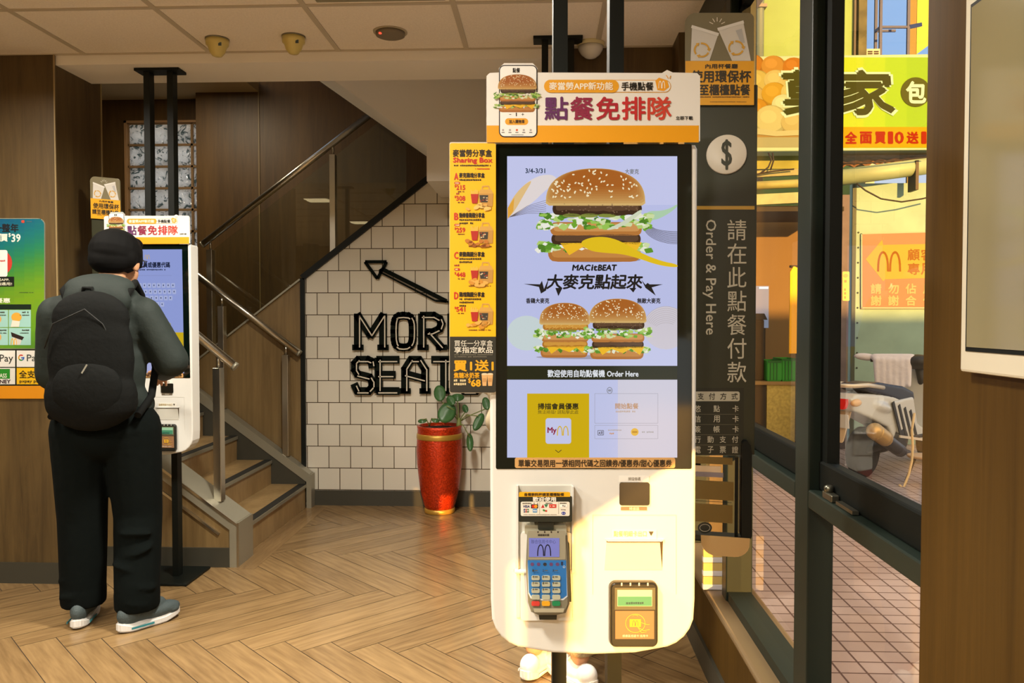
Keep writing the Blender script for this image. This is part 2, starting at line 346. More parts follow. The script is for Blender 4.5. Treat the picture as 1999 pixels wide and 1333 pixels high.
# floor: herringbone of wood planks
def herringbone():
    Wd, L = .138, .92; g = .0016; R = random.Random(5)
    m = MB(); b = m.b; uv = b.loops.layers.uv.new('UVMap'); cl = b.loops.layers.float_color.new('tone')
    r45 = Matrix.Rotation(radians(-45), 2); ox, oy = HB
    x0, x1, y0, y1 = -4.5, .75, -2.6, 7.0
    def plank(ax, ay, w_, h_):
        c = [(ax + g, ay + g), (ax + w_ - g, ay + g), (ax + w_ - g, ay + h_ - g), (ax + g, ay + h_ - g)]
        q = [r45 @ Vector(k) for k in c]; q = [Vector((k.x + ox, k.y + oy)) for k in q]
        if not any(x0 - .3 < k.x < x1 + .3 and y0 - .3 < k.y < y1 + .3 for k in q): return
        q = [(k.x, k.y) for k in q]
        vs = [b.verts.new((k[0], k[1], 0)) for k in q]
        try: f = b.faces.new(vs)
        except ValueError: return
        f.material_index = 0; t = R.random(); du, dv = R.random() * 20, R.random() * 20
        for lp, (cx, cy) in zip(f.loops, c):
            u, v = (cx - ax, cy - ay) if w_ > h_ else (cy - ay, cx - ax)
            lp[uv].uv = (u + du, v + dv); lp[cl] = (t, t, t, 1)
    n = 60
    for j in range(-9, 10):
        for i in range(-n, n):
            bx, by = i * Wd + j * L, i * Wd - j * L
            plank(bx, by, L, Wd); plank(bx + L, by + Wd - L, Wd, L)
    for co, no in (((x0, 0, 0), (-1, 0, 0)), ((x1, 0, 0), (1, 0, 0)), ((0, y0, 0), (0, -1, 0)), ((0, y1, 0), (0, 1, 0))):
        bmesh.ops.bisect_plane(b, geom=b.verts[:] + b.edges[:] + b.faces[:], plane_co=co, plane_no=no, clear_outer=True)
    m.mi = 1; m.poly([(x0, y0, -.002), (x1, y0, -.002), (x1, y1, -.002), (x0, y1, -.002)])
    fm = bpy.data.materials.new('floor_planks'); fm.use_nodes = True; n_ = fm.node_tree.nodes; l = fm.node_tree.links; bs = n_['Principled BSDF']
    u = n_.new('ShaderNodeUVMap'); mp = n_.new('ShaderNodeMapping'); mp.inputs['Scale'].default_value = (2.2, 22, 1); z = n_.new('ShaderNodeTexNoise'); z.inputs['Scale'].default_value = 2; z.inputs['Detail'].default_value = 7
    l.new(u.outputs[0], mp.inputs[0]); l.new(mp.outputs[0], z.inputs['Vector'])
    a = n_.new('ShaderNodeVertexColor'); a.layer_name = 'tone'; mm = n_.new('ShaderNodeMath'); mm.operation = 'MULTIPLY_ADD'; mm.inputs[1].default_value = .22
    l.new(a.outputs[0], mm.inputs[0]); l.new(z.outputs['Fac'], mm.inputs[2])
    r = n_.new('ShaderNodeValToRGB'); r.color_ramp.elements[0].position = .32; r.color_ramp.elements[0].color = lin((112, 88, 57)); r.color_ramp.elements[1].position = .88; r.color_ramp.elements[1].color = lin((150, 122, 83))
    l.new(mm.outputs[0], r.inputs[0]); l.new(r.outputs[0], bs.inputs['Base Color']); bs.inputs['Roughness'].default_value = .26
    bp = n_.new('ShaderNodeBump'); bp.inputs['Strength'].default_value = .06; bp.inputs['Distance'].default_value = .004; l.new(z.outputs['Fac'], bp.inputs['Height']); l.new(bp.outputs[0], bs.inputs['Normal'])
    return m.build('floor', [fm, M('grout_dark', (58, 44, 28), .8)])
_hb = PZ(217.5, 1265); HB = (_hb.x, _hb.y)
fl = struct(herringbone())
# border course of planks beside the first step
m = MB(); m.box(-1.69, -1.556, 4.20, 5.62, 0, .0012); o = m.build('trim_1', wood('floor_border', (112, 88, 57), (148, 120, 82), 14, 1.4, .26, 'Y')); struct(o)

# ceiling with its grid, the lowered beam and the higher ceilings of the stairwell
m = MB(); m.box(-4.6, .9, -2.7, YB, ZC, ZC + .12); ce = struct(m.build('ceiling', CEIL))
m = MB()
for px in (0, 282, 585, 883, 1183):
    x = PZ(px, 10 if px == 0 else 0, ZC).x; m.box(x - .012, x + .012, -2.6, YB, ZC - .004, ZC + .01)
xg = PZ(1183, 0, ZC).x
for k in range(-3, 6):
    yy = PZ(585, 10, ZC).y - .61 * k
    if -2.5 < yy < YB: m.box(-4.5, .75, yy - .012, yy + .012, ZC - .0035, ZC + .01)
m.box(-4.5, .75, YB - .02, YB, ZC - .0035, ZC + .01)
o = m.build('ceiling_grid', TBAR, ce)
m = MB(); m.box(-2.45, .03, YB, 4.27, ZS, 5.0); struct(m.build('ceiling_beam', PLASTER))
m = MB(); m.box(-4.5, -2.5, 4.27, 7.3, 3.32, 3.4); m.box(-2.5, .9, 4.27, 7.3, 5.0, 5.1); struct(m.build('ceiling_stairwell', M('stair_ceiling', (196, 178, 140), .9)))
# white sloped bulkhead over the stair
m = MB(); m.prism([(-.74, 5.0, 2.2), (.03, 5.0, 2.2), (.03, 5.0, 5.0), (-4.4, 5.0, 5.0), (-.74, 5.0, 2.42)], (0, .68, 0)); struct(m.build('wall_bulkhead', PLASTER))

# walls
m = MB(); m.box(-4.5, -2.45, YL, 4.36, 0, ZC + .8); wl = struct(m.build('wall_left', WOOD))
m = MB(); m.box(-4.5, -2.447, YL - .012, YL, 0, .105); m.box(-2.45, -2.438, YL - .012, 4.23, 0, .105); struct(m.build('baseboard_left', BASE))
m = MB(); m.box(-2.452, -2.446, YL - .003, YL + .004, .105, ZC); m.box(-2.452, -2.446, 4.353, 4.362, .105, 3.3); struct(m.build('trim_2', M('trim_beige', (150, 130, 90), .5)))
m = MB(); m.box(-4.6, -4.5, -2.7, 7.3, 0, 5.0); struct(m.build('wall_far_left', WOOD))
m = MB(); m.box(-4.5, XR + .012, -2.7, -2.6, 0, ZC); struct(m.build('wall_behind', M('wall_paint', (150, 130, 98), .8)))
m = MB(); m.prism([(-1.732, YT, 0), (.03, YT, 0), (.03, YT, 2.62), (-.45, YT, 2.62), (-1.732, YT, 1.632)], (0, .06, 0)); struct(m.build('wall_tiled', TILE))
m = MB(); m.box(-1.70, .03, YT - .014, YT, 0, .107); struct(m.build('baseboard_tiled', BASE))
m = MB(); m.bar((-1.735, YT - .012, 0.02), (-1.735, YT - .012, 1.632), .03, .03, (0, 1, 0)); m.bar((-1.738, YT - .012, 1.635), (-.45, YT - .012, 2.627), .04, .03, (0, 1, 0)); struct(m.build('trim_3', BLACKM))
m = MB(); m.prism([(-4.5, YT, 0), (-1.752, YT, 0), (-1.752, YT, 1.62), (-2.62, YT, .955), (-4.5, YT, .955)], (0, .06, 0)); struct(m.build('wall_stringer', WOODN))
m = MB(); m.bar((-1.752, YT + .02, 1.625), (-2.62, YT + .02, .96), .012, .09, (0, 1, 0)); struct(m.build('trim_4', STEELD))
m = MB(); m.box(.03, .9, YB, 7.2, 0, ZC + 2.4); wb = struct(m.build('wall_back', WOOD))
YW = 6.95; xa = PY(383, 300, YW).x; wx0 = PY(244, 300, 7.15).x; wx1 = PY(386, 300, 7.15).x + .2
m = MB(); m.box(xa, .9, YW, 7.3, 0, 5.0); struct(m.build('wall_stair', WOODD))
xs = PY(506, 300, YW).x
m = MB(); m.box(xs - .006, xs + .006, YW - .006, YW, 0, 5.0); struct(m.build('trim_5', M('trim_brown', (128, 106, 68), .5)))
m = MB(); m.box(-4.5, wx0, 7.15, 7.3, 0, 3.32); m.box(wx0, xa, 7.15, 7.3, 0, 1.55); m.box(wx0, xa, 7.15, 7.3, 3.13, 3.32); struct(m.build('wall_recess', WOODD))
# glass block window
gb = bpy.data.materials.new('glass_block'); gb.use_nodes = True; n = gb.node_tree.nodes; l = gb.node_tree.links; n.remove(n['Principled BSDF'])
tl = n.new('ShaderNodeBsdfTranslucent'); tl.inputs[0].default_value = (1, .9, .8, 1); gl = n.new('ShaderNodeBsdfGlossy'); gl.inputs['Roughness'].default_value = .05
nz = n.new('ShaderNodeTexNoise'); nz.inputs['Scale'].default_value = 14; nz.inputs['Distortion'].default_value = 2; tcn = n.new('ShaderNodeTexCoord'); bp = n.new('ShaderNodeBump'); bp.inputs['Strength'].default_value = 1; bp.inputs['Distance'].default_value = .03
rr_ = n.new('ShaderNodeValToRGB'); rr_.color_ramp.elements[0].position = .36; rr_.color_ramp.elements[0].color = (.12, .16, .15, 1); rr_.color_ramp.elements[1].position = .46; rr_.color_ramp.elements[1].color = (1, .95, .88, 1)
mx = n.new('ShaderNodeMixShader'); mx.inputs[0].default_value = .12
l.new(tcn.outputs['Object'], nz.inputs['Vector']); l.new(nz.outputs['Fac'], bp.inputs['Height']); l.new(nz.outputs['Fac'], rr_.inputs[0]); l.new(rr_.outputs[0], tl.inputs[0]); l.new(bp.outputs[0], gl.inputs['Normal']); l.new(bp.outputs[0], tl.inputs['Normal'])
l.new(tl.outputs[0], mx.inputs[1]); l.new(gl.outputs[0], mx.inputs[2]); l.new(mx.outputs[0], n['Material Output'].inputs[0])
m = MB(); st = .197
for r in range(8):
    for c in range(4):
        x = wx0 + .03 + c * st; z = 1.56 + r * .195
        m.box(x, x + .178, 7.17, 7.2, z, z + .176, .012)
wn = struct(m.build('window_1', gb))
m = MB()
for c in range(5): x = wx0 + .03 - .0095 + c * st; m.box(x - .0095, x + .0095, 7.16, 7.21, 1.55, 3.13)
for r in range(9): z = 1.56 - .0095 + r * .195; m.box(wx0, xa + .1, 7.16, 7.21, z - .0095, z + .0095)
m.build('mortar', M('block_mortar', (150, 120, 84), .8), wn)
m = MB(); m.box(wx0, wx0 + .022, 7.135, 7.16, 1.55, 3.13); m.box(wx0, xa, 7.135, 7.16, 3.11, 3.13); m.build('window_frame', M('window_wood', (176, 138, 96), .6), wn)

# right wall: low wall with ledge, wood pier with the framed panel, unseen low openings behind the camera shaped for the sun's patches
PY0, PY1 = .52, PX(1803, 700, XR).y
m = MB(); m.box(XR, .91, PY0, PY1, 0, ZC); struct(m.build('wall_right', WOODR))  # unseen outer depth added to keep the sun off the window sash
m = MB(); m.box(XR, .78, PY1, YB, 0, .285); struct(m.build('wall_right_low', WOODR))
m = MB(); m.box(XR - .012, XR, PY1, YB, 0, .10); struct(m.build('baseboard_right', BASE))
m = MB(); m.box(XR - .004, .80, PY1, YB, .285, .31, .011, 3); struct(m.build('trim_6', M('ledge_brown', (120, 100, 72), .3)))
m = MB(); m.box(XR, XR + .012, -2.6, -1.66, 0, ZC); m.box(XR, XR + .012, -1.50, -1.08, 0, 1.27); m.box(XR, XR + .012, -1.66, PY0, 1.27, ZC); struct(m.build('wall_right_rear', WOODN))
GX, FX = .70, .66
def frame_window(name, ya, yb, lower=True):
    root = MB(); root.box(FX, .75, ya, yb, .866, .912, .004); root.box(FX + .006, .75, ya, yb, .31, .345); root.box(FX, .75, ya, yb, 2.50, 2.66)
    o = struct(root.build(name, FRAME))
    s = MB(); e = .048; z0, z1 = .912, 2.50
    s.box(.69, .72, ya, ya + e, z0, z1); s.box(.69, .72, yb - e, yb, z0, z1); s.box(.685, .72, ya, yb, z0, z0 + .075, .006); s.box(.69, .72, ya, yb, z1 - .06, z1); s.build('sash', M('sash_black', (7, 11, 8), .6, spec=.15), o)
    p = MB(); p.poly([(GX + .006, ya + e - .004, z0 + .07), (GX + .006, yb - e + .004, z0 + .07), (GX + .006, yb - e + .004, z1 - .05), (GX + .006, ya + e - .004, z1 - .05)]); p.build('pane', PANE, o)
    p = MB(); p.poly([(GX + .014, ya, .33), (GX + .014, yb, .33), (GX + .014, yb, .87), (GX + .014, ya, .87)]); p.build('pane', PANE, o)
    lt = MB(); yc = ya + (yb - ya) * .83
    lt.mi = 0; lt.box(.664, .684, yc - .03, yc + .03, .912, .93, .003); lt.lathe([(.0, .93), (.011, .93), (.011, .942), (.006, .946)], (.674, yc + .012, 0)); lt.box(.668, .682, yc - .15, yc - .05, .914, .922)
    lt.build('latch', M('latch_metal', (120, 118, 104), .3, .9), o)
    return o
ym0, ym1 = PX(1582, 500, FX).y, PX(1556, 500, FX).y
frame_window('window_2', PY1, ym0); frame_window('window_3', ym1, 2.93); 
m = MB(); m.box(FX, .725, ym0, ym1, .31, 2.66, .004); struct(m.build('trim_7', FRAME))
m = MB(); m.box(FX, .755, 2.93, 3.0, .31, 2.66, .004); m.box(FX, .755, 3.70, 3.76, .31, 2.66, .004); m.box(FX, .75, 3.0, 3.7, 2.5, 2.66); m.box(FX, .75, 3.0, 3.7, .866, .912); struct(m.build('trim_8', FRAME))
m = MB(); m.poly([(GX, 3.0, .31), (GX, 3.7, .31), (GX, 3.7, 2.5), (GX, 3.0, 2.5)]); struct(m.build('window_4', PANE))
m = MB(); m.box(XR, .78, 3.76, YB, .31, ZC); struct(m.build('wall_right_end', WOOD))

# ceiling lamps (their panels are the lamps that light the room)
LAMP = M('lamp_diffuser', (255, 226, 170), .5, emit=6)
def ceiling_lamp(x, y, label, power=26):
    t = thing('ceiling_light', label, 'light', (x, y, ZC), 0, None)
    a = MB(); a.box(-.16, .16, -.16, .16, -.012, -.001); a.build('frame', M('lamp_white', (230, 228, 220), .5), t)
    a = MB(); a.box(-.13, .13, -.13, .13, -.016, -.0125); a.build('diffuser', LAMP, t)
    ld = bpy.data.lights.new('lamp', 'AREA'); ld.energy = power; ld.size = .26; ld.color = (1, .92, .79); ld.spread = radians(160)
    lo = bpy.data.objects.new('lamp', ld); C.objects.link(lo); lo.parent = t; lo.location = (0, 0, -.02)
    return t
LP = 72
ceiling_lamp(-2.5, 2.95, 'square ceiling light in front of the left kiosk', LP * .45)
ceiling_lamp(-.75, 2.9, 'square ceiling light over the middle of the floor', LP * 1.25)
ceiling_lamp(-2.5, .9, 'square ceiling light over the left side of the room', LP)
ceiling_lamp(-.9, .5, 'square ceiling light just left of the camera', LP * .8)
ceiling_lamp(-2.5, -1.3, 'square ceiling light at the rear left of the room', LP)
ceiling_lamp(-.7, -1.5, 'square ceiling light at the rear of the room', LP * .8)
# ================================================================== THINGS IN THE ROOM
# an unseen lamp added to brighten the stairwell, high over the upper flight
t = thing('ceiling_light', 'added square ceiling light high in the stairwell', 'light', (-2.9, 6.0, 3.32))
m = MB(); m.box(-.16, .16, -.16, .16, -.012, -.001); m.build('frame', M('lamp_white', (230, 228, 220), .5), t); m = MB(); m.box(-.13, .13, -.13, .13, -.016, -.0125); m.build('diffuser', LAMP, t)
ld = bpy.data.lights.new('lamp', 'AREA'); ld.energy = 18; ld.size = .26; ld.color = (1, .85, .62); lo = bpy.data.objects.new('lamp', ld); C.objects.link(lo); lo.parent = t; lo.location = (0, 0, -.02)
# ---- ordering kiosks
KO = PZ(1160, 667 + 900); KD = FPX / 950.0                  # the big kiosk's front stands 1.65 m in front of the camera, square to the view
ko = CO + (Vector((FW.x, FW.y, 0)).normalized()) * KD + RT * ((1160 - 999.5) / 950)
KF = Frame(ko.x, ko.y, _y)
def kp(x, y, c=0): return KF.at(x, y, c)
BLK, WHT, YEL, RED, ORG = (28, 26, 22), (238, 236, 230), (232, 166, 28), (186, 40, 40), (226, 160, 40)
def plate(px, y0, y1, r=0, name=None):                     # rounded plate between local depths y0 < y1 from a photo outline
    m = MB(); m.prism([(kp(x, y)[0], y0, kp(x, y)[1]) for x, y in px], (0, y1 - y0, 0)); return m
def phone_and_burger(A):
    A.rrect(974, 127, 1049, 268, 11, (24, 22, 26), 0); A.rrect(976, 129, 1047, 266, 9, (236, 236, 232), 1)
    A.text('點餐', 1001, 133, 1015, 142, BLK, 2, .3); A.rrect(986, 231, 1031, 244, 6.4, (226, 162, 40), 2); A.text('加入購物車', 994, 234, 1024, 241, (60, 40, 20), 3, .2)
    A.rect(1007, 220, 1009, 227, BLK, 2); A.rect(994, 223, 998, 224, BLK, 2); A.rect(1018, 223, 1023, 224, BLK, 2); A.rect(1020, 221, 1021, 226, BLK, 2)
    for k in range(5): A.ell(982 + 13.5 * k, 254, 2.2, 2.2, (210, 90, 50) if k == 2 else (170, 165, 165), 2, 0, 8); A.rect(979 + 13.5 * k, 258, 985 + 13.5 * k, 259.5, (90, 90, 90), 2)
    A.rect(998, 263, 1022, 264, (60, 90, 80), 2)
    burger(A, 966, 146, 1051, 219, 'beef', 3, 7, .92)
def topper(kio, label, cat, loc, rot, dz):
    t = thing('kiosk_header_sign', label, cat, loc, rot, 'header signs on the kiosks')
    m = plate([(950, 278), (950, 152), (956, 146), (974, 145), (974, 137), (984, 127), (1040, 127), (1049, 137), (1049, 145), (1290, 146), (1300, 140), (1311, 145), (1358, 146), (1364, 152), (1364, 278)], -.012, -.004)
    b = m.build('board', M('sign_white', (232, 230, 224), .3, coat=.4), t, (0, 0, dz))
    A = Art(KF, -.012); A.rect(950, 245, 1364, 278, (230, 160, 22), 0); o = A.build('yellow_band', t); o.location.z = dz
    A = Art(KF, -.0127, eps=.0002); phone_and_burger(A); o = A.build('phone_and_burger_picture', t); o.location.z = dz
    A = Art(KF, -.012)
    A.rrect(1062, 156, 1310, 181, 12.4, (222, 170, 90), 0); A.rrect(1063.5, 157.5, 1308.5, 179.5, 11, (234, 232, 226), 1); A.rrect(1062, 156, 1208, 181, 12.4, (226, 160, 34), 2)
    A.text('麥當勞APP新功能', 1072, 161, 1196, 176, (245, 238, 220), 3, .35); A.text('手機點餐', 1213, 161, 1275, 177, BLK, 3, .35)
    A.poly([(1283, 176), (1279, 158), (1286, 152), (1302, 157), (1306, 170), (1296, 178)], (232, 160, 40), 2); A.arches(1285, 158, 1298, 173, (245, 235, 215), 3, .3)
    A.line([(1300, 147), (1304, 153)], 1.5, ORG, 2); A.line([(1309, 148), (1307, 154)], 1.5, ORG, 2)
    for k, (ch, c) in enumerate(zip('點餐免排隊', [(96, 44, 96), (140, 38, 70), (168, 34, 48), (188, 44, 46), (200, 66, 50)])):
        A.text(ch, 1063.5 + 50.3 * k, 190, 1063.5 + 50.3 * k + 45, 234, c, 2, 1.0)
    A.text('立即下載', 1319, 227, 1352, 234, BLK, 2, .2)
    o = A.build('printed_lettering', t); o.location.z = dz
    return t
def screen_menu(D):
    def smooth(p, n=2):
        for _ in range(n): p = [q for a, b in zip(p, p[1:] + p[:1]) for q in ((a[0] * .75 + b[0] * .25, a[1] * .75 + b[1] * .25), (a[0] * .25 + b[0] * .75, a[1] * .25 + b[1] * .75))]
        return p
    A = Art(KF, -.0015, .95, .00018); A.clip = (990, 305, 1322, 893); L = (186, 192, 232)
    A.rect(990, 305, 1322, 714, L, 0); A.rect(990, 305, 1322, 400, (196, 200, 236), 1); A.rect(990, 655, 1322, 714, (196, 200, 234), 1)
    A.poly(smooth([(991, 428), (991, 400), (1020, 362), (1050, 343), (1078, 340), (1090, 352), (1064, 372), (1040, 396)]), (226, 216, 214), 2)
    A.poly(smooth([(991, 428), (991, 402), (1014, 368), (1042, 348), (1024, 378), (1006, 410)]), (226, 190, 130), 3)
    A.poly([(991, 428), (991, 406), (1004, 386), (1002, 412)], (228, 166, 62), 4)
    for k in range(7): A.line([(994, 424), (1030, 402 + k * 2.4), (1066, 391 + k * 4.2)], .7, (110, 100, 104), 4)
    for k in range(13): A.arc(1322, 440 + k * .2, 66 - k * 1.5, 32 - k * 2.2 + 4, pi * .5, pi * .98, .8, (84, 80, 90), 3)
    A.text('3/4-3/31', 1026, 329, 1064, 338, (34, 52, 72), 3, .3); A.text('大麥克', 1220, 330, 1247, 340, (120, 122, 126), 3, .2)
    A.ell(1165, 507, 86, 5, (140, 136, 158), 2)
    A.poly(smooth([(1256, 430), (1262, 412), (1290, 412), (1310, 406), (1322, 398), (1322, 404), (1304, 418), (1280, 430)]), (172, 206, 172), 3)
    burger(A, 1050, 329, 1268, 511, 'beef', 5, 11)
    A.poly(smooth([(1130, 474), (1150, 464), (1180, 462), (1210, 470), (1250, 494), (1290, 510), (1322, 516), (1322, 523), (1284, 518), (1244, 504), (1214, 496), (1180, 494), (1150, 490)]), (226, 190, 30), 22)
    A.poly(smooth([(1178, 450), (1210, 436), (1234, 420), (1252, 408), (1252, 416), (1226, 436), (1200, 448)]), (206, 214, 186), 22)
    k0 = (24, 26, 28)
    A.text('MAC', 1118, 517, 1152, 528, k0, 3, .8, slant=.15); A.text('it', 1155, 517, 1166, 528, k0, 3, .8, slant=.15); A.text('BEAT', 1168, 517, 1203, 528, k0, 3, .8, slant=.15)
    for k, ch in enumerate('大麥克點起來'): A.text(ch, 1068 + 31.2 * k, 536, 1068 + 31.2 * k + 30, 564, k0, 3, .9, slant=.12)
    A.poly([(1022, 554), (1054, 555), (1058, 548), (1062, 564), (1072, 541), (1066, 567), (1056, 573), (1052, 560)], k0, 3); A.poly([(1084, 562), (1098, 562), (1090, 578)], k0, 3); A.poly([(1228, 562), (1242, 562), (1236, 571)], k0, 3)
    A.poly([(1252, 546), (1260, 556), (1264, 552), (1268, 555), (1294, 555), (1272, 561), (1280, 577), (1260, 562)], k0, 3)
    A.text('香鷄大麥克', 1027, 582, 1072, 592, (30, 30, 34), 3, .35); A.text('無敵大麥克', 1244, 582, 1289, 592, (30, 30, 34), 3, .35)
    A.ell(1028, 650, 38, 34, (198, 212, 214), 2); A.ell(1300, 640, 44, 42, (206, 200, 210), 2)
    for k in range(9): A.arc(1300, 640, 44 - k * 3, 42 - k * 4, -pi * .9, -pi * .25, .5, (170, 160, 160), 3)
    A.ell(1150, 697, 104, 4, (160, 158, 178), 2)
    burger(A, 1045, 591, 1156, 698, 'chicken', 5, 23); burger(A, 1140, 583, 1266, 701, 'beef', 22, 31)
    A.rect(990, 714, 1322, 741, (30, 36, 20), 1); A.text('歡迎使用自助點餐機 Order Here', 1069, 722, 1246, 736, (226, 230, 236), 2, .35)
    A.rect(990, 741, 1322, 893, (190, 196, 232), 1); A.rect(1206, 741, 1322, 893, (206, 204, 220), 2)
    A.rect(1029, 768, 1150, 893, (206, 172, 12), 2); A.text('掃描會員優惠', 1050, 787, 1129, 799, (48, 44, 20), 3, .4); A.text('無法掃描? 請點擊此處', 1050, 800, 1129, 808, (96, 84, 24), 3)
    A.rrect(1065, 816, 1115, 866, 5, (196, 200, 234), 3); A.text('My', 1069, 834, 1086, 848, (140, 26, 60), 4, .5); A.arches(1087, 831, 1110, 850, (214, 178, 40), 4, .26)
    A.line([(1084, 878), (1090, 883), (1096, 878)], 1.2, (50, 50, 30), 3)
    for b in ((1161, 768, 1284, 826), (1161, 830, 1284, 856)): A.line([(b[0], b[1]), (b[2], b[1]), (b[2], b[3]), (b[0], b[3]), (b[0], b[1])], .6, (150, 150, 164), 3)
    A.text('開始點餐', 1201, 787, 1246, 798, (190, 150, 120), 3, .3); A.fine(1202, 801, 1240, 805, (190, 170, 160), 3)
    A.line([(1167, 840), (1178, 840), (1178, 849), (1167, 849), (1167, 840)], .9, (40, 40, 40), 3); A.text('A文', 1168.5, 841.5, 1177, 847.5, (40, 40, 40), 3, .2)
    A.fine(1187, 838, 1214, 841, (180, 170, 170), 3); A.fine(1187, 844, 1200, 848, (200, 150, 120), 3); A.ell(1239, 843, 7.5, 7.5, (226, 180, 70), 3); A.rect(1234, 841, 1244, 845, (190, 140, 40), 4); A.fine(1253, 841, 1278, 845, (170, 170, 176), 3)
    A.arc(1190, 762, 5, 6, 0, 2 * pi, 1.6, (140, 144, 160), 3); A.rect(1187, 760, 1193, 764, (140, 144, 160), 3)
    return A.build('display_picture', D)
def screen_member(D):
    A = Art(KF, -.0015, .85, .0003)
    A.rect(990, 305, 1322, 893, (150, 164, 224), 0); A.arches(1140, 330, 1165, 352, (206, 176, 120), 1, .3)
    A.text('請輸入會員或優惠代碼', 1046, 366, 1262, 392, (34, 44, 72), 1, 1); A.fine(1100, 398, 1240, 406, (60, 70, 100), 1)
    A.line([(1050, 430), (1270, 430)], 1, (130, 140, 180), 1)
    for r, nkey in enumerate((10, 10, 9, 7)):
        for k in range(nkey): x = 1060 + k * 23 + r * 5; y = 466 + r * 30; A.rrect(x, y, x + 18, y + 22, 3, (176, 186, 228), 1); A.rect(x + 6, y + 7, x + 11, y + 14, (70, 80, 120), 2)
    A.rrect(1236, 655, 1262, 690, 3, (176, 178, 150), 1); A.rect(990, 700, 1322, 833, (212, 180, 30), 1); A.rect(990, 833, 1322, 893, (176, 182, 226), 1)
    return A.build('display_picture', D)
def kiosk(label, loc, rot, dz, zt, screen, plate_c, notice=True):
    t = thing('ordering_kiosk', label, 'kiosk', loc, rot)
    # housing: thin rounded white slab with recesses cut as framed openings
    out = [(955, 290), (960, 282), (1358, 282), (1362, 290)] + [(1360, 700), (1357, 1170)] + [(1357 - 72 * (1 - cos(a)), 1190 + 76 * sin(a)) for a in [radians(k * 15) for k in range(1, 6)]] + [(1240, 1275), (1160, 1278), (1080, 1275)] + [(1030 - 72 * sin(a), 1190 + 76 * cos(a)) for a in [radians(k * 15) for k in range(1, 6)]] + [(958, 1170), (956, 700)]
    m = plate(out, .0, .085); 
    e = [e for e in m.b.edges if abs(e.verts[0].co.y) < 1e-5 and abs(e.verts[1].co.y) < 1e-5]
    bmesh.ops.bevel(m.b, geom=e, offset=.006, segments=3, affect='EDGES', profile=.5)
    h = m.build('housing', WHITEP, t, (0, 0, dz))
    def part(mb, name, mat, par=t): o = mb.build(name, mat, par); o.location.z = dz if par is t else 0; return o
    pb = part(plate(rr_pts(968, 281.5, 1350, 915, 3), -.0015, .004), 'bezel', BGLASS)
    o = screen(pb)
    if notice:
        A = Art(KF, -.002); A.rrect(1005, 893, 1318, 913.5, 4, (206, 160, 100), 0); A.text('單筆交易限用一張相同代碼之回饋券/優惠券/甜心優惠券', 1012, 897, 1311, 911, (52, 40, 24), 1, .35); o = A.build('notice_strip', t); o.location.z = dz
    # scanner window
    o = part(plate(rr_pts(1209, 941, 1268, 986, 5), -.003, .001), 'scanner_window', M('scanner_glass', (30, 28, 22), .08, spec=.9))
    A = Art(KF, -.0008); A.rect(1208, 928, 1267, 941, (240, 238, 230), 0); A.text('掃描條碼', 1226, 931, 1250, 938, (120, 110, 90), 1); A.rect(1212, 989, 1263, 996, (110, 100, 84), 0); A.text('掃描區', 1228, 989.6, 1248, 995.4, (225, 220, 205), 1); 
    A.rrect(1194, 1033, 1282, 1052, 2, (240, 238, 228), 0); A.text('點餐明細卡出口', 1198, 1036, 1262, 1047, (196, 176, 130), 1, .2); A.poly([(1266, 1037), (1276, 1037), (1271, 1046)], (54, 46, 32), 1)
    for b in ((1157, 1005, 1320, 1160),): A.line([(b[0], b[3]), (b[0], b[1]), (b[2], b[1]), (b[2], b[3])], .8, (196, 192, 180), 0)
    o = A.build('printed_labels', t); o.location.z = dz
    # receipt outlet: hood over a sloping chute
    m = MB(); a = [(1181, 1052), (1296, 1052), (1291, 1056), (1186, 1056)]
    m.prism([(kp(x, y)[0], -.004, kp(x, y)[1]) for x, y in a], (0, .008, 0)); hd = part(m, 'receipt_hood', WHITEP)
    m = MB(); q = lambda x, y, d: (kp(x, y)[0], d, kp(x, y)[1])
    m.mi = 0; m.poly([q(1184, 1056, -.0006), q(1294, 1056, -.0006), q(1294, 1058.5, -.0008), q(1184, 1058.5, -.0008)])
    m.poly([q(1288, 1056, -.0006), q(1294, 1056, -.0006), q(1292.5, 1110, -.0006)]); part(m, 'receipt_slot_shade', M('slot_shade', (70, 56, 30), .7))  # dark strip and side wedge painted in as the outlet's shadow
    m = MB(); m.prism([q(1184, 1058.5, -.001), q(1288, 1058.5, -.001), q(1292, 1112, -.001), q(1180, 1112, -.001)], (0, .001, 0)); part(m, 'receipt_chute', WHITER)
    # card reader
    m = plate(rr_pts(1189, 1132, 1282, 1258, 12), -.016, .002); e = [e for e in m.b.edges if abs(e.verts[0].co.y + .016) < 1e-5 and abs(e.verts[1].co.y + .016) < 1e-5]; bmesh.ops.bevel(m.b, geom=e, offset=.004, segments=3, affect='EDGES')
    cr = part(m, 'card_reader', M('reader_black', (34, 34, 30), .35)); 
    A = Art(KF, -.0164); A.rect(1200, 1147, 1279, 1190, (92, 90, 70), 0); A.rect(1205, 1151, 1273, 1183, (150, 200, 170), 1); A.rect(1206, 1164, 1272, 1182, (70, 140, 110), 2); A.fine(1222, 1174, 1256, 1179, (40, 80, 80), 3)
    for k in range(4): A.rect(1212 + 17 * k, 1137, 1215 + 17 * k, 1143, (220, 215, 200), 1)
    A.rect(1201, 1192, 1277, 1247, (150, 112, 80), 0); A.arc(1240, 1216, 19, 18, 0, 2 * pi, 1, (226, 180, 70), 2, 24); A.rect(1229, 1208, 1251, 1223, (232, 180, 50), 2); A.arches(1234, 1210, 1246, 1221, (150, 112, 70), 3, .3)
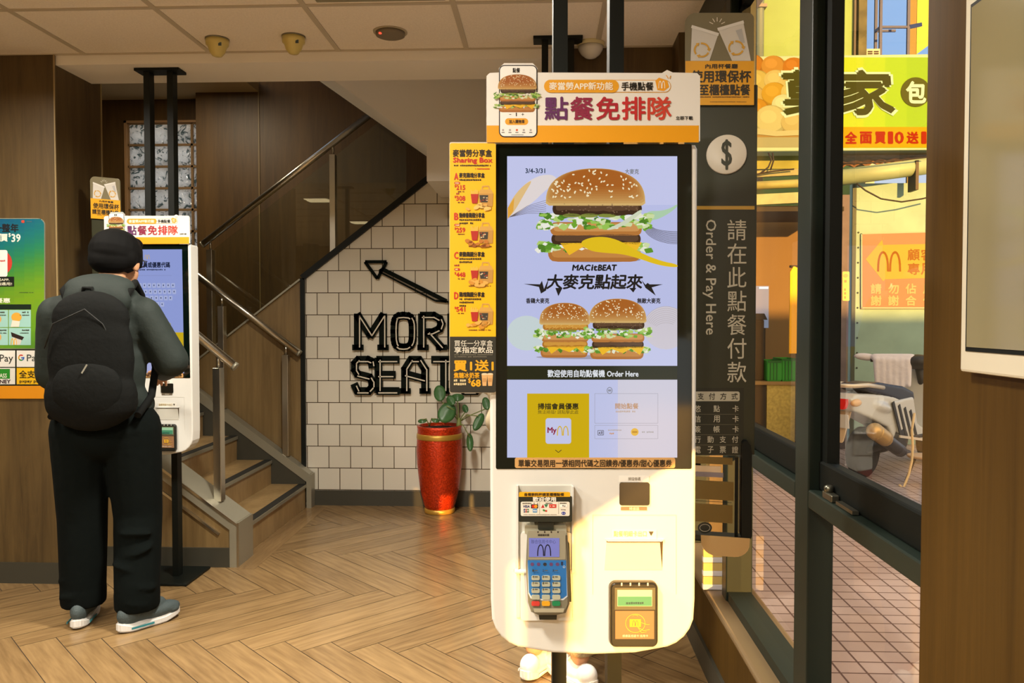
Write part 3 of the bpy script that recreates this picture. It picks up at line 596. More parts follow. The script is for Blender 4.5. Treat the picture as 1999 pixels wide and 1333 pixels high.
    A.line([(1250, 1214), (1262, 1218), (1268, 1218)], 1, (226, 180, 70), 3); A.line([(1246, 1224), (1256, 1230), (1268, 1228)], 1, (226, 180, 70), 3); A.line([(1244, 1222), (1252, 1234), (1262, 1232)], 1, (226, 180, 70), 3); A.arc(1240, 1204, 6, 4, pi * 1.15, pi * 1.85, .8, (226, 180, 70), 2, 6)
    A.text('感應區悠遊卡 信用卡', 1215, 1238, 1265, 1243, (235, 225, 205), 2); A.build('reader_face', cr)
    # bay behind the card terminal
    m = MB(); x0, z1 = kp(1008, 946); x1, z0 = kp(1118, 1206)
    m.box(x0, x1, -.003, .001, z0, z1, .002); part(m, 'terminal_bay', WHITER)
    m = MB(); m.box(x1 - .0035, x1, -.02, -.003, kp(1118, 1112)[1], z1); m.box(x0, x0 + .004, -.012, -.003, kp(1118, 1112)[1], z1); m.box(x0 - .004, x1 + .004, -.016, -.003, kp(0, 1116)[1], kp(0, 1108)[1], .003); part(m, 'bay_flange', WHITEP)
    # two square posts from floor to ceiling, ceiling plate, floor plate
    for s in (-1, 1):
        m = MB(); cx = plate_c + s * .0605; m.box(cx - .0155, cx + .0155, .095, .145, .012, zt - .012); m.build('post', BLACKM, t)
    m = MB(); m.box(plate_c - .115, plate_c + .115, .075, .165, zt - .014, zt - .001); m.build('ceiling_plate', BLACKM, t)
    m = MB(); m.box(plate_c - .17, plate_c + .17, -.02, .27, 0.0015, .014, .003); m.build('floor_plate', BLACKM, t)
    m = MB(); m.box(plate_c - .09, plate_c + .09, .085, .096, .8 + dz, 1.7 + dz); part(m, 'mounting_bracket', BLACKM)
    return t
k1 = kiosk('large white self-ordering kiosk in front showing burgers on its bright screen', (ko.x, ko.y, 0), _y, 0, ZC, screen_menu, -.004)
topper(k1, 'large yellow and white sign with a phone and burger above the front kiosk', 'sign', (ko.x, ko.y, 0), _y, 0)
lp = PY(293, 650, 3.93)
k2 = kiosk('white self-ordering kiosk on the left with a keypad screen, used by the person in black', (lp.x, lp.y, 0), 0, .015, ZS, screen_member, .01)
topper(k2, 'small header sign with burger on the left kiosk behind the person', 'sign', (lp.x, lp.y, 0), 0, .015)
tp = PZ(1089, 75, ZC)
def screen_blank(D): A = Art(KF, -.0015, .5, .0003); A.rect(990, 305, 1322, 893, (170, 178, 222), 0); A.rect(990, 741, 1322, 893, (206, 172, 12), 1); return A.build('display_picture', D)
k3 = kiosk('kiosk standing behind the front one, only its black posts and ceiling plate showing above', (tp.x, tp.y - .12, 0), 0, 0, ZC, screen_blank, 0)

# ---- sharing box poster on the kiosk's left edge
t = thing('menu_poster', 'tall narrow yellow and black box meal poster along the front kiosk left edge', 'poster', (ko.x, ko.y, 0), _y)
plate(rr_pts(878, 279.5, 968, 766, 4), -.010, -.0065).build('board', M('poster_edge', (210, 200, 180), .5), t)
A = Art(KF, -.0100, eps=.0003); A.rrect(878, 279.5, 968, 766, 4, (236, 184, 16), 0); A.rrect(878, 657, 968, 766, [0, 0, 4, 4], (46, 46, 40), 1)
DK = (44, 34, 14)
A.text('麥當勞分享盒', 884, 292, 960, 306, DK, 2, .45); A.text('Sharing Box', 885, 308, 961, 320, (190, 44, 30), 2, .6); A.fine(886, 321.5, 960, 325, DK, 2); A.fine(926, 328.5, 956, 331, (190, 44, 30), 2)
def carton(x, y, s, kind):                                 # picnic-style carton, fries and a heap of fried pieces
    P = lambda u, v: (x + u * s, y + v * s); q = lambda l: [P(*k) for k in l]; R = random.Random(kind)
    A.poly(q([(.42, .32), (.5, .16), (.92, .16), (1.0, .32)]), (206, 160, 80), 2); A.line(q([(.56, .16), (.58, .03), (.82, .03), (.85, .16)]), s * .05, (206, 160, 80), 2)
    A.poly(q([(.42, .32), (1.0, .32), (.97, .82), (.46, .82)]), (190, 142, 70), 3); A.poly(q([(.46, .38), (.8, .38), (.78, .66), (.5, .66)]), (60, 56, 50), 4)
    for k in range(7): A.ell(*P(R.uniform(.5, .76), R.uniform(.42, .62)), s * .035, s * .03, R.choice([(210, 190, 150), (150, 60, 40), (120, 110, 100)]), 5, 0, 6)
    A.poly(q([(.12, .34), (.42, .34), (.37, .7), (.17, .7)]), (176, 44, 32), 5)
    for k in range(8): A.line(q([(.14 + k * .035, .36), (.13 + k * .038, R.uniform(.14, .24))]), s * .03, (236, 190, 80), 4)
    c = [[(214, 166, 84), (232, 192, 110)], [(150, 84, 30), (186, 116, 46)], [(206, 142, 52), (226, 172, 84)], [(206, 142, 52), (226, 172, 84)]][kind]
    for k in range(11): A.ell(*P(R.uniform(-.02, .8), R.uniform(.72, .93)), s * R.uniform(.08, .13), s * R.uniform(.05, .08), R.choice(c), 6 + k % 3, R.uniform(-.6, .6), 9)
for k, (y, L, nm, subs, prices, tags) in enumerate((
        (338, 'A', '麥克鷄塊分享盒', 1, ((361, '215'), (382, '308')), ((355, 1), (376, 0))), (416, 'B', '勁辣香鷄翅分享盒', 2, ((444, '259'),), ((437, 1),)),
        (492, 'C', '麥脆鷄腿分享盒', 2, ((531, '448'),), ((516, 0), (523.5, 1))), (570.5, 'D', '鷄塊鷄腿分享盒', 3, ((598.5, '541'),), ()))):
    A.text(L, 887, y, 894.5, y + 13, (196, 50, 34), 2, .6); A.text(nm, 896.5, y - .5, 946, y + 9, DK, 2, .4)
    for j in range(subs): A.fine(897, y + 11.3 + 6.5 * j, 940 - 14 * j, y + 15.3 + 6.5 * j, DK, 2, 9)
    for ty, fl in tags:
        if fl: A.rrect(887, ty, 898, ty + 4.8, 2, (186, 60, 40), 2); A.fine(889, ty + 1, 896.5, ty + 4, (240, 210, 160), 3)
        else: A.fine(887, ty, 897, ty + 4, (150, 50, 40), 2)
    for py, num in prices: A.text('$', 887.5, py, 890.5, py + 5, (190, 44, 30), 2, .2); A.text(num, 891, py + .6, 908, py + 9.6, (190, 44, 30), 2, .4); A.fine(894, py + 12, 907, py + 14.5, (90, 30, 20), 2)
    carton(913, (362, 434, 511, 592)[k], 50, k); A.fine(915 if k else 934, (405, 480, 557, 643)[k], 961, (407, 482.5, 559.5, 645.5)[k], (120, 60, 20), 2, 4)
A.text('買任一分享盒', 887, 664, 962, 676, (226, 222, 208), 3); A.text('享指定飲品', 887, 677, 962, 689, (226, 222, 208), 3, .2)
A.fine(887, 691, 962, 693.5, (110, 106, 92), 3); A.fine(887, 695, 950, 697.5, (110, 106, 92), 3)
A.text('買1送1', 886, 703, 963, 724, (226, 166, 28), 3, .8); A.text('焦糖冰奶茶', 886, 727, 936, 738, (226, 166, 28), 3, .3); A.fine(886, 740, 914, 745, (214, 196, 150), 3); A.fine(886, 747, 912, 752, (214, 196, 150), 3)
A.text('$', 914, 738, 919, 748, (226, 166, 28), 3, .3); A.text('68', 920, 741, 938, 754, (226, 166, 28), 3, .8)
for x in (940, 951): A.poly([(x, 730), (x + 11.5, 730), (x + 9.5, 753), (x + 2, 753)], (214, 168, 110), 3); A.ell(x + 5.8, 730, 6, 2, (232, 206, 170), 4, 0, 10); A.rect(x + 2, 738, x + 9, 745, (196, 146, 90), 4)
A.build('printed_front', t)

# ---- card terminal held in the kiosk's bay
def kpt(x, y, d): q = kp(x, y, d); return (q[0], d, q[1])
t = thing('card_terminal', 'blue and grey card payment terminal with keypad on the front kiosk', 'card terminal', (ko.x, ko.y, 0), _y)
o1 = [(1029, 1034), (1105, 1034), (1109, 1100), (1109, 1165), (1102, 1182), (1084, 1186), (1050, 1186), (1036, 1180), (1030, 1162), (1026, 1100)]
m = plate(o1, -.045, -.012); e = [e for e in m.b.edges if abs(e.verts[0].co.y + .045) < 1e-5 and abs(e.verts[1].co.y + .045) < 1e-5]; bmesh.ops.bevel(m.b, geom=e, offset=.004, segments=3, affect='EDGES')
m.build('body', M('terminal_grey', (126, 122, 104), .45), t)
A = Art(KF, -.0452, eps=.0003); A.rrect(1030, 1036, 1104, 1092, 3, (150, 146, 126), 0); A.text('認證端末機', 1050, 1042, 1072, 1046, (60, 56, 50), 1, .2)
for k in range(4): A.rect(1049 + 13 * k, 1036.5, 1051.5 + 13 * k, 1040, (50, 40, 34), 1)
A.build('top_face', t)
A = Art(KF, -.0458, .62, .0003); A.rect(1032.5, 1050, 1092, 1087, (158, 158, 236), 0); A.text('聯合信用卡中心', 1037, 1053, 1085, 1061, (98, 100, 150), 1); A.arches(1048.5, 1062, 1076, 1085, (34, 38, 60), 1, .24); A.build('screen', t)
A = Art(KF, -.0452, eps=.0004); A.poly([(1030, 1093), (1105, 1093), (1108, 1164), (1100, 1171), (1066, 1173), (1036, 1168), (1031, 1158)][::-1], (208, 220, 232), 0); A.poly([(1030, 1093), (1105, 1093), (1106.5, 1162), (1098, 1168), (1066, 1170), (1038, 1165), (1032.5, 1156)][::-1], (32, 112, 186), 1)
for k in range(5): A.ell(1039 + 12.3 * k, 1101, 3.6, 3.4, (36, 40, 50) if k == 2 else (96, 60, 110), 2, 0, 10)
A.rect(1095, 1096, 1099, 1103, (20, 40, 80), 2); A.arc(1101, 1106, 2, 2, 0, 2 * pi, .6, (220, 230, 240), 2, 8); A.build('keypad_face', t)
for r in range(5):
    for c in range(3):
        x, y = 1036.5 + 19.6 * c, 1109 + 12.2 * r
        col = M('key_grey', (176, 180, 160), .5) if r < 4 else (M('key_red', (206, 60, 52), .5), M('key_yellow', (226, 166, 30), .5), M('key_green', (16, 130, 80), .5))[c]
        m = plate(rr_pts(x, y, x + 15.5, y + 8.6, 2.6, 3), -.0485, -.0455)
        k_ = m.build('key', col, t)
        A = Art(KF, -.0486, eps=.0002)
        if r < 4: A.text('123456789*0#'[r * 3 + c], x + 3, y + 2.2, x + 5.6, y + 6.4, (50, 50, 44), 1, .15); A.rect(x + 7, y + 3.4, x + 13, y + 5.2, (90, 90, 80), 1); A.build('key_print', k_)
plate([(1040, 1172), (1099, 1172), (1097, 1179), (1042, 1179)], -.047, -.044).build('card_slot', M('slot_lip', (176, 170, 146), .4), t)
plate([(1050, 1186), (1086, 1186), (1085, 1199), (1052, 1199)], -.03, -.002).build('holder_foot', M('holder_black', (30, 34, 24), .5), t)
plate([(1105, 1050), (1110, 1056), (1114, 1168), (1108, 1168)], -.02, -.003).build('side_shield', M('shield_green', (40, 50, 28), .5), t)
plate(rr_pts(1024, 1018, 1104, 1035, 3), -.03, -.004).build('holder_clamp', M('clamp_clear', (176, 172, 150), .2), t)
plate(rr_pts(1049, 1011, 1079, 1025, 2), -.036, -.03).build('clamp_pad', M('holder_black', (30, 34, 24)), t)
m = plate(rr_pts(1016, 1036, 1116, 1207, 7), -.012, -.0032); m.build('cradle', WHITEP, t)
# ---- payment logos card above the terminal
t = thing('payment_card_sign', 'small card of payment logos with yellow top fixed above the card terminal', 'sign', (ko.x, ko.y, 0), _y)
plate(rr_pts(1012, 960, 1114, 1009, 3), -.0405, -.037).build('board', M('holder_black', (30, 34, 24)), t)
plate([(1030, 985), (1096, 985), (1096, 1009), (1030, 1009)], -.037, -.0035).build('stand', M('clamp_clear', (176, 172, 150)), t)
A = Art(KF, -.0405, eps=.0003); A.rrect(1013, 960, 1113, 969.5, [3, 3, 0, 0], (236, 176, 20), 0); A.text('自備飲料杯請至櫃檯點餐', 1024, 962, 1101, 968, (60, 44, 10), 1, .3); A.text('歡迎使用', 1040, 970, 1085, 978.5, (236, 232, 220), 1, .35)
A.rrect(1016.5, 979, 1112, 1007, 3, (230, 226, 212), 0); A.fine(1020, 981, 1050, 983.5, (80, 70, 60), 1); A.fine(1065, 981, 1078, 983.5, (80, 70, 60), 1); A.fine(1093, 981, 1106, 983.5, (80, 70, 60), 1)
A.rect(1053, 980, 1053.6, 1003, (150, 140, 120), 1); A.rect(1090, 980, 1090.6, 1003, (150, 140, 120), 1); A.fine(1022, 1003.6, 1088, 1005, (120, 110, 100), 1)
A.text('VISA', 1021, 986, 1034, 990.5, (40, 50, 110), 1, .3, slant=.2); A.rect(1036.5, 984, 1050.5, 992, (30, 26, 26), 1); A.ell(1041.4, 988, 3.4, 3.4, (206, 40, 30), 2, 0, 12); A.ell(1045.8, 988, 3.4, 3.4, (230, 150, 30), 3, 0, 12)
for k, c in enumerate(((40, 60, 120), (180, 40, 40), (40, 120, 70))): A.rect(1022 + 3.6 * k, 993, 1025.2 + 3.6 * k, 1000, c, 1)
A.text('JCB', 1022.5, 995, 1032, 998.4, (235, 230, 220), 2, .1); A.rect(1040, 993, 1048.5, 1000, (60, 140, 200), 1); A.fine(1041, 995, 1048, 998, (230, 235, 240), 2)
A.poly([(1056, 991), (1060, 984), (1063, 991)], (190, 40, 40), 1); A.poly([(1062, 984), (1070, 984), (1066, 991)], (40, 120, 80), 1); A.rect(1072, 984, 1086, 991, (206, 50, 40), 1); A.fine(1074, 986, 1085, 989, (240, 220, 200), 2)
A.ell(1062, 996, 3, 2, (60, 140, 70), 1, .5, 8); A.ell(1066, 997, 2.4, 2, (200, 60, 50), 1, 0, 8)
A.rrect(1093, 984, 1107, 990, 2, (250, 248, 240), 1); A.text('Pay', 1098, 985.5, 1104, 989.3, (40, 36, 34), 2, .1); A.fine(1095, 993.5, 1105, 996, (120, 110, 100), 1); A.ell(1100, 1001.5, 4.2, 3.2, (40, 60, 150), 1, 0, 14); A.fine(1097.5, 1000.4, 1103, 1002.6, (230, 230, 240), 2)
A.build('printed_front', t)
# ---- order-and-pay panels
pc = PY(1405, 640, 1.92); PF = Frame(pc.x, pc.y, _y - radians(15))
OLV, PAL = (46, 48, 30), (208, 206, 190)
def order_panel(label, grp):
    t = thing('order_and_pay_panel', label, 'sign panel', (pc.x, pc.y, 0), PF.rot, grp)
    P = lambda x, y, c=0: PF.at(x, y, c)
    x0, z1 = P(1336, 200); x1, z0 = P(1473, 888)
    m = MB(); m.box(x0, x1, 0, .018, z0, z1 + .03, .002); m.build('board', M('panel_olive', OLV, .4), t)
    m = MB(); m.box(-.06, -.03, .018, .05, z0 + .2, z1 - .1); m.bar((-.045, .034, 1.16), (-.19, .0, 1.16), .02, .03); m.bar((-.045, .034, .98), (-.19, .0, .98), .02, .03); m.build('bracket', BLACKM, t)
    m = MB(); c = P(1418, 302); m.lathe([(.0, -.006), (.044, -.006), (.046, -.004), (.046, 0)], (c[0], 0, c[1]), 40, 'Y'); d = m.build('disc', M('disc_white', (216, 208, 192), .5), t)
    A = Art(PF, -.0062); A.text('$', 1409, 273, 1428, 331, OLV, 1, .9); A.build('dollar_symbol', d)
    A = Art(PF, 0); A.rect(1337, 402, 1473, 409, (206, 166, 66), 0)
    for k, ch in enumerate('請在此點餐付款'):
        y = 429 + 46.2 * k; A.text(ch, 1420, y, 1457, y + 40, PAL, 1, .1)
    A.text('Order & Pay Here', 1372, 429, 1398, 653, PAL, 1, .3, rot=1)
    A.rect(1337, 757, 1452, 888, (34, 36, 24), 0); A.rrect(1337, 764, 1444, 783, 4, (196, 194, 178), 1)
    for k, ch in enumerate('支付方式'): A.text(ch, 1362 + 22 * k, 767, 1374 + 22 * k, 780, (40, 40, 30), 2, .15)
    for r, (row, xs) in enumerate((('悠點卡', (1356, 1393, 1430)), ('信用卡', (1356, 1393, 1430)), ('簽帳卡', (1356, 1393, 1430)), ('行動支付', (1356, 1381, 1405, 1429)), ('電子票證', (1356, 1381, 1405, 1429)))):
        for ch, x in zip(row, xs): A.text(ch, x, 791 + 20 * r, x + 12, 804 + 20 * r, PAL, 2, .1)
        A.rect(1345, 808 + 20 * r, 1442, 808.7 + 20 * r, (110, 108, 90), 1)
    A.build('printed_lettering', t)
    return t
def cup_sign(label, grp):
    t = thing('cup_sign', label, 'sign', (pc.x, pc.y, 0), PF.rot, grp)
    P = lambda x, y, c=-.008: PF.at(x, y, c)
    m = MB(); m.prism([(P(x, y)[0], -.008, P(x, y)[1]) for x, y in rr_pts(1337, 25, 1472, 205, [22, 12, 3, 3])], (0, .0075, 0)); m.build('board', M('sign_taupe', (118, 110, 82), .4), t)
    A = Art(PF, -.008); A.rect(1338, 119, 1472, 205, (228, 164, 26), 0)
    for pts, ring in (([(1351, 52), (1402, 68), (1385, 119), (1348, 119)], (1370, 98)), ([(1402, 58), (1451, 43), (1466, 119), (1429, 119)], (1437, 94))):
        A.poly(pts, (206, 202, 194), 1)
        a, b = pts[0], pts[1]; A.line([(a[0] - 1, a[1]), (b[0] + 1, b[1])], 6, (220, 217, 210), 2)
        for k in range(3):
            t0 = k * 2 * pi / 3 + .4; A.arc(ring[0], ring[1], 14, 13, t0, t0 + 1.5, 3.4, (210, 160, 50), 3)
            ex, ey = ring[0] + 14 * cos(t0 + 1.5), ring[1] + 13 * sin(t0 + 1.5); A.poly([(ex - 4 * cos(t0 + 1.5), ey - 4 * sin(t0 + 1.5)), (ex + 4 * cos(t0 + 1.5), ey + 4 * sin(t0 + 1.5)), (ex - 6 * sin(t0 + 1.5), ey + 6 * cos(t0 + 1.5))], (210, 160, 50), 4)
    A.poly([(1436, 60), (1448, 56), (1454, 84), (1446, 84)], (176, 176, 176), 2)
    for k in range(5): a = -pi * (.15 + .175 * k); A.line([(1400 + 9 * cos(a), 51 + 9 * sin(a)), (1400 + 17 * cos(a), 51 + 17 * sin(a))], 1.3, (226, 220, 206), 1)
    A.text('內用杯餐廳', 1377, 125, 1440, 134, (50, 40, 14), 1, .3); A.text('使用環保杯', 1349, 138, 1466, 161, (50, 40, 14), 1, .8); A.text('請至櫃檯點餐', 1345, 165, 1464, 186, (50, 40, 14), 1, .7)
    A.fine(1366, 188, 1464, 191, (120, 84, 20), 1); A.fine(1386, 198, 1458, 200, (150, 110, 30), 1)
    A.build('printed_front', t); return t
G1, G2 = 'order and pay panels', 'reusable cup signs'
p1 = order_panel('tall dark olive order-and-pay panel with white vertical lettering right of the front kiosk', G1); c1 = cup_sign('taupe and yellow sign with two white cups on top of the front order panel', G2)
lq = PY(213, 650, 4.06)
for o, lb in ((p1, 'dark order panel mostly hidden behind the left kiosk and the person'), (c1, 'small yellow cup sign on the panel left of the left kiosk')):
    c = dup(o); c.location = (lq.x, lq.y, .012); c.rotation_euler = (0, 0, 0); c['label'] = lb
# ---- dispenser rack under the panel
t = thing('leaflet_rack', 'bronze metal holder with black side plate hanging under the order panel', 'rack', (pc.x, pc.y, 0), PF.rot)
P = lambda x, y, c=0: PF.at(x, y, c)
BRZ = M('bronze_metal', (122, 106, 66), .35, .7)
def pl(x0, y0, x1, y1, d0, d1, name, mat, bev=0):
    a, b = P(x0, y0), P(x1, y1); m = MB(); m.box(a[0], b[0], d0, d1, b[1], a[1], bev); return m.build(name, mat, t)
pl(1330, 889, 1430, 906, -.01, .0, 'back_plate', BRZ); pl(1330, 934, 1432, 975, -.014, -.008, 'front_plate', BRZ); pl(1330, 979, 1430, 1019, -.014, -.008, 'front_plate', BRZ)
pl(1330, 974.5, 1428, 979.5, -.0078, -.006, 'slot', M('slot_black', (14, 14, 10), .8))
pl(1330, 906, 1407, 931, -.006, -.003, 'leaflets', M('leaflet_cream', (240, 214, 180), .8)); pl(1330, 918, 1412, 931, -.008, -.0062, 'leaflet_edge', M('leaflet_grey', (150, 140, 150), .8))
m = MB(); a = [P(1447, 1050), P(1468, 1050), P(1468, 878), P(1464, 866), P(1456, 860), (P(1447, 868)[0], P(1447, 868)[1])]
xs_ = P(1452, 900)[0]; zb, zt_ = P(1452, 1052)[1], P(1452, 862)[1]
m.prism([(P(x, y, -.03)[0], -.03, P(x, y, -.03)[1]) for x, y in ((1448, 1052), (1466, 1052), (1468, 1046), (1468, 884), (1466, 870), (1460, 862), (1454, 861), (1449, 866))], (-.006, .07, 0)); m.build('side_plate', BLACKM, t)
xl = P(1330, 1040)[0]; m = MB(); m.box(xl, xs_ + .004, -.03, .05, zb - .004, zb); m.build('tray', BLACKM, t)
m = MB(); xf0, xf1 = P(1368, 1046, -.03)[0], P(1464, 1046, -.03)[0]; zf0, zf1 = P(1415, 1085, -.03)[1], P(1415, 1047, -.03)[1]
pts = [(xf0, zf1), (xf1, zf1)] + [(xf1 - .035 * (1 - cos(radians(k * 15))), zf0 + .035 - .035 * sin(radians(k * 15))) for k in range(1, 7)] + [(xf0 + .035 * (1 - cos(radians(90 - k * 15))), zf0 + .035 - .035 * sin(radians(90 - k * 15))) for k in range(0, 6)]
m.prism([(x, -.034, z) for x, z in pts], (0, .004, 0)); m.build('front_lip', M('lip_cream', (206, 176, 126), .4, .3), t)
m = MB(); b = P(1440, 886)[0]; m.box(b - .006, b + .002, -.004, .02, zb, P(1415, 892)[1]); m.box(xl + .01, xl + .02, -.004, .02, zb, P(1415, 892)[1]); m.build('upright', BLACKM, t)
A = Art(PF, -.0085); A.ell(1376, 1030, 14, 11, (40, 44, 40), 0); A.arc(1376, 1030, 10, 7, 0, 2 * pi, 1.2, (190, 186, 170), 1); A.build('round_emblem', t)

# ---- striped pack on the low ledge
a = PX(1419, 1152, .68); t = thing('paper_pack', 'white and cream striped stack of paper packs on the low window ledge', 'box', (.675, 3.06, .31))
for k in range(4):
    m = MB(); m.box(-.075, .0, -.012, .012, .001 + k * .052, .022 + k * .052, .003); m.build('white_band', M('pack_white', (236, 232, 236), .7), t)
    m = MB(); m.box(-.074, -.001, -.011, .011, .0225 + k * .052, .0525 + k * .052 - .0005); m.build('cream_band', M('pack_cream', (226, 196, 120), .7), t)

# ---- staircase
t = thing('staircase', 'oak staircase climbing left from the tiled wall with black nosing strips', 'stairs', (-1.70, 4.95, 0))
sx, sy = -1.70, 4.95
for i in range(6):
    m = MB(); x = -.245 * i; h = .17 * (i + 1)
    if i < 5: m.box(x - .245, x, 4.45 - sy, 5.59 - sy, 0.001, h - .012)
    else: m.box(-2.78, x, 4.45 - sy, 5.59 - sy, 0.001, h - .012)
    s_ = m.build('step' if i < 5 else 'landing', STEP, t)
    m = MB(); m.box(x - (.246 if i < 5 else 1.5), x + .006, 4.45 - sy, 5.59 - sy, h - .0115, h); tr = m.build('tread', STEP, s_)
    m = MB(); m.box(x - .045, x + .0055, 4.455 - sy, 5.585 - sy, h + .0003, h + .003); m.build('nosing', M('nosing_black', (24, 24, 20), .7), s_)
    m = MB(); m.box(x + .0062, x + .011, 4.455 - sy, 5.585 - sy, h - .022, h); m.build('nosing_edge', STEELD, s_)
zl = lambda x: .235 + .735 * (-1.66 - x)                    # top line of both stringers
m = MB(); m.prism([(-1.672 - sx, 4.235 - sy, .10), (-1.672 - sx, 4.235 - sy, zl(-1.66) - .06), (-2.43 - sx, 4.235 - sy, zl(-2.43) - .06), (-2.43 - sx, 4.235 - sy, .10)], (0, .20, 0)); m.build('side_panel', WOODN, t)
m = MB(); m.box(-2.437 - sx, -1.70 - sx, 4.222 - sy, 4.235 - sy, .001, .105); m.build('side_skirting', BASE, t)
m = MB(); m.box(-1.70 - sx, -1.655 - sx, 4.223 - sy, 4.451 - sy, .001, zl(-1.66) + .004); m.build('end_post', STEELD, t)
m = MB(); m.box(-1.660 - sx, -1.652 - sx, 4.220 - sy, 4.230 - sy, .001, zl(-1.66) + .006); m.build('end_post_edge', STEEL, t)
m = MB(); m.prism([(-1.668 - sx, 4.226 - sy, zl(-1.668) - .062), (-1.668 - sx, 4.226 - sy, zl(-1.668)), (-2.43 - sx, 4.226 - sy, zl(-2.43)), (-2.43 - sx, 4.226 - sy, zl(-2.43) - .062)], (0, .222, 0)); m.build('near_stringer', STEELD, t)
m = MB(); m.bar((-1.76 - sx, 4.229 - sy, zl(-1.76) - .13), (-2.43 - sx, 4.229 - sy, zl(-2.43) - .13), .008, .012); m.bar((-1.66 - sx, 4.224 - sy, zl(-1.66) - .004), (-2.43 - sx, 4.224 - sy, zl(-2.43) - .004), .006, .012); m.build('stringer_trim', STEEL, t)
m = MB(); m.prism([(-1.70 - sx, 5.592 - sy, .001), (-1.70 - sx, 5.592 - sy, zl(-1.70) - .03), (-2.9 - sx, 5.592 - sy, zl(-2.9) - .03), (-2.9 - sx, 5.592 - sy, .001)], (0, .012, 0)); m.build('wall_skirting', BASE, t)
m = MB(); m.prism([(-1.668 - sx, 5.585 - sy, zl(-1.668) - .07), (-1.668 - sx, 5.585 - sy, zl(-1.668)), (-2.9 - sx, 5.585 - sy, zl(-2.9)), (-2.9 - sx, 5.585 - sy, zl(-2.9) - .07)], (0, .09, 0)); m.build('far_stringer', STEELD, t)
m = MB(); f_ = lambda x: 1.58 + .77 * (x + 1.74); m.prism([(-2.5 - sx, 5.76 - sy, f_(-2.5) - .25), (-.3 - sx, 5.76 - sy, f_(-.3) - .25), (-.3 - sx, 5.76 - sy, f_(-.3)), (-2.5 - sx, 5.76 - sy, f_(-2.5))], (0, 1.15, 0)); m.build('upper_flight', WOODN, t)
m = MB(); m.box(-1.69 - sx, -1.655 - sx, 5.582 - sy, 5.672 - sy, .001, zl(-1.66) + .004); m.build('end_post', STEELD, t)
# ---- handrails
def handrail(label, p0, p1, posts, zfoot, glass_panel=None):
    p0, p1 = Vector(p0), Vector(p1); t = thing('handrail', label, 'handrail', p0, 0, 'stair handrails')
    d = (p1 - p0); m = MB(); m.tube([(0, 0, 0), d], .024, 20); m.build('rail', STEEL, t)
    m = MB(); u = d.normalized(); m.tube([-u * .004, u * .012], .0245, 20); m.build('end_cap', STEELD, t)
    for x in posts:
        k = (x - p0.x) / d.x; q = d * k; zf = zfoot(x) - p0.z
        m = MB(); m.box(q.x - .021, q.x + .021, q.y - .03, q.y + .03, zf, q.z - .085, .002); b = m.build('post', STEEL, t)
        m = MB(); m.tube([(q.x, q.y, q.z - .085), (q.x, q.y, q.z - .01)], .009, 10); m.build('post_pin', STEEL, b)
    if glass_panel:
        xa_, xb_, off0, off1 = glass_panel; pa = lambda x, o: (x - p0.x, d.y * (x - p0.x) / d.x + .0, (d * ((x - p0.x) / d.x)).z - o)
        m = MB(); m.prism([pa(xa_, off0), pa(xb_, off0), pa(xb_, off1), pa(xa_, off1)], (0, .01, 0)); m.build('glass_panel', GPANE, t)
    return t
a = PY(460, 716, 4.34); b = PY(394, 662, 4.34); s_ = (b.z - a.z) / (b.x - a.x)
handrail('near stair handrail of steel tube ending lowest, beside the left kiosk', a, (-2.75, 4.34, a.z + s_ * (-2.75 - a.x)), [PY(427, 800, 4.34).x, -2.35], lambda x: zl(x) - .002)
a = PY(585, 690, 5.62); b = PY(395, 545, 5.62); s_ = (b.z - a.z) / (b.x - a.x)
handrail('far stair handrail of steel tube against the oak wall left of the tiles', a, (-2.75, 5.62, a.z + s_ * (-2.75 - a.x)), [PY(559, 800, 5.62).x, -2.3], lambda x: zl(x) - .002)
a = PY(394, 478, 5.86); b = PY(700, 241, 5.86); s_ = (b.z - a.z) / (b.x - a.x); x1 = b.x + .35
handrail('upper steel handrail with glass panel rising right above the tiled wall', a, (x1, 5.86, a.z + s_ * (x1 - a.x)), [PY(650, 300, 5.86).x, PY(411, 500, 5.86).x], lambda x: min(1.62 + .77 * (x + 1.74), 3) - .05, (a.x + .05, x1, .10, .82))

# ---- wall lettering and arrow
SF = Frame(0, YT, 0)
def bars(name, strokes, mats=None, parent=None, raised=True):
    m = MB()
    for (x0, y0), (x1, y1), wd in strokes:
        a, b = SF.at(x0, y0, -.02), SF.at(x1, y1, -.02); m.bar((a[0], -.026, a[1]), (b[0], -.026, b[1]), .006, wd / 270., (b[1] - a[1], 0, -(b[0] - a[0])) if True else None)
    return m.build(name, INK, parent)
t = thing('wall_lettering', 'raised black inline letters MORE SEATS mounted on the white tiled wall', 'lettering', (0, YT, 0))
LET = {'M': [((0, 0), (0, 1)), ((0, 0), (.5, .62)), ((.5, .62), (1, 0)), ((1, 0), (1, 1))], 'O': 'o', 'R': 'r', 'E': [((0, 0), (0, 1)), ((0, 0), (1, 0)), ((0, .48), (.8, .48)), ((0, 1), (1, 1))],
       'S': 's', 'A': [((0, 1), (0, .3)), ((0, .3), (.3, 0)), ((.3, 0), (.7, 0)), ((.7, 0), (1, .3)), ((1, .3), (1, 1)), ((0, .45), (1, .62))], 'T': [((.5, 0), (.5, 1)), ((0, 0), (1, 0))]}
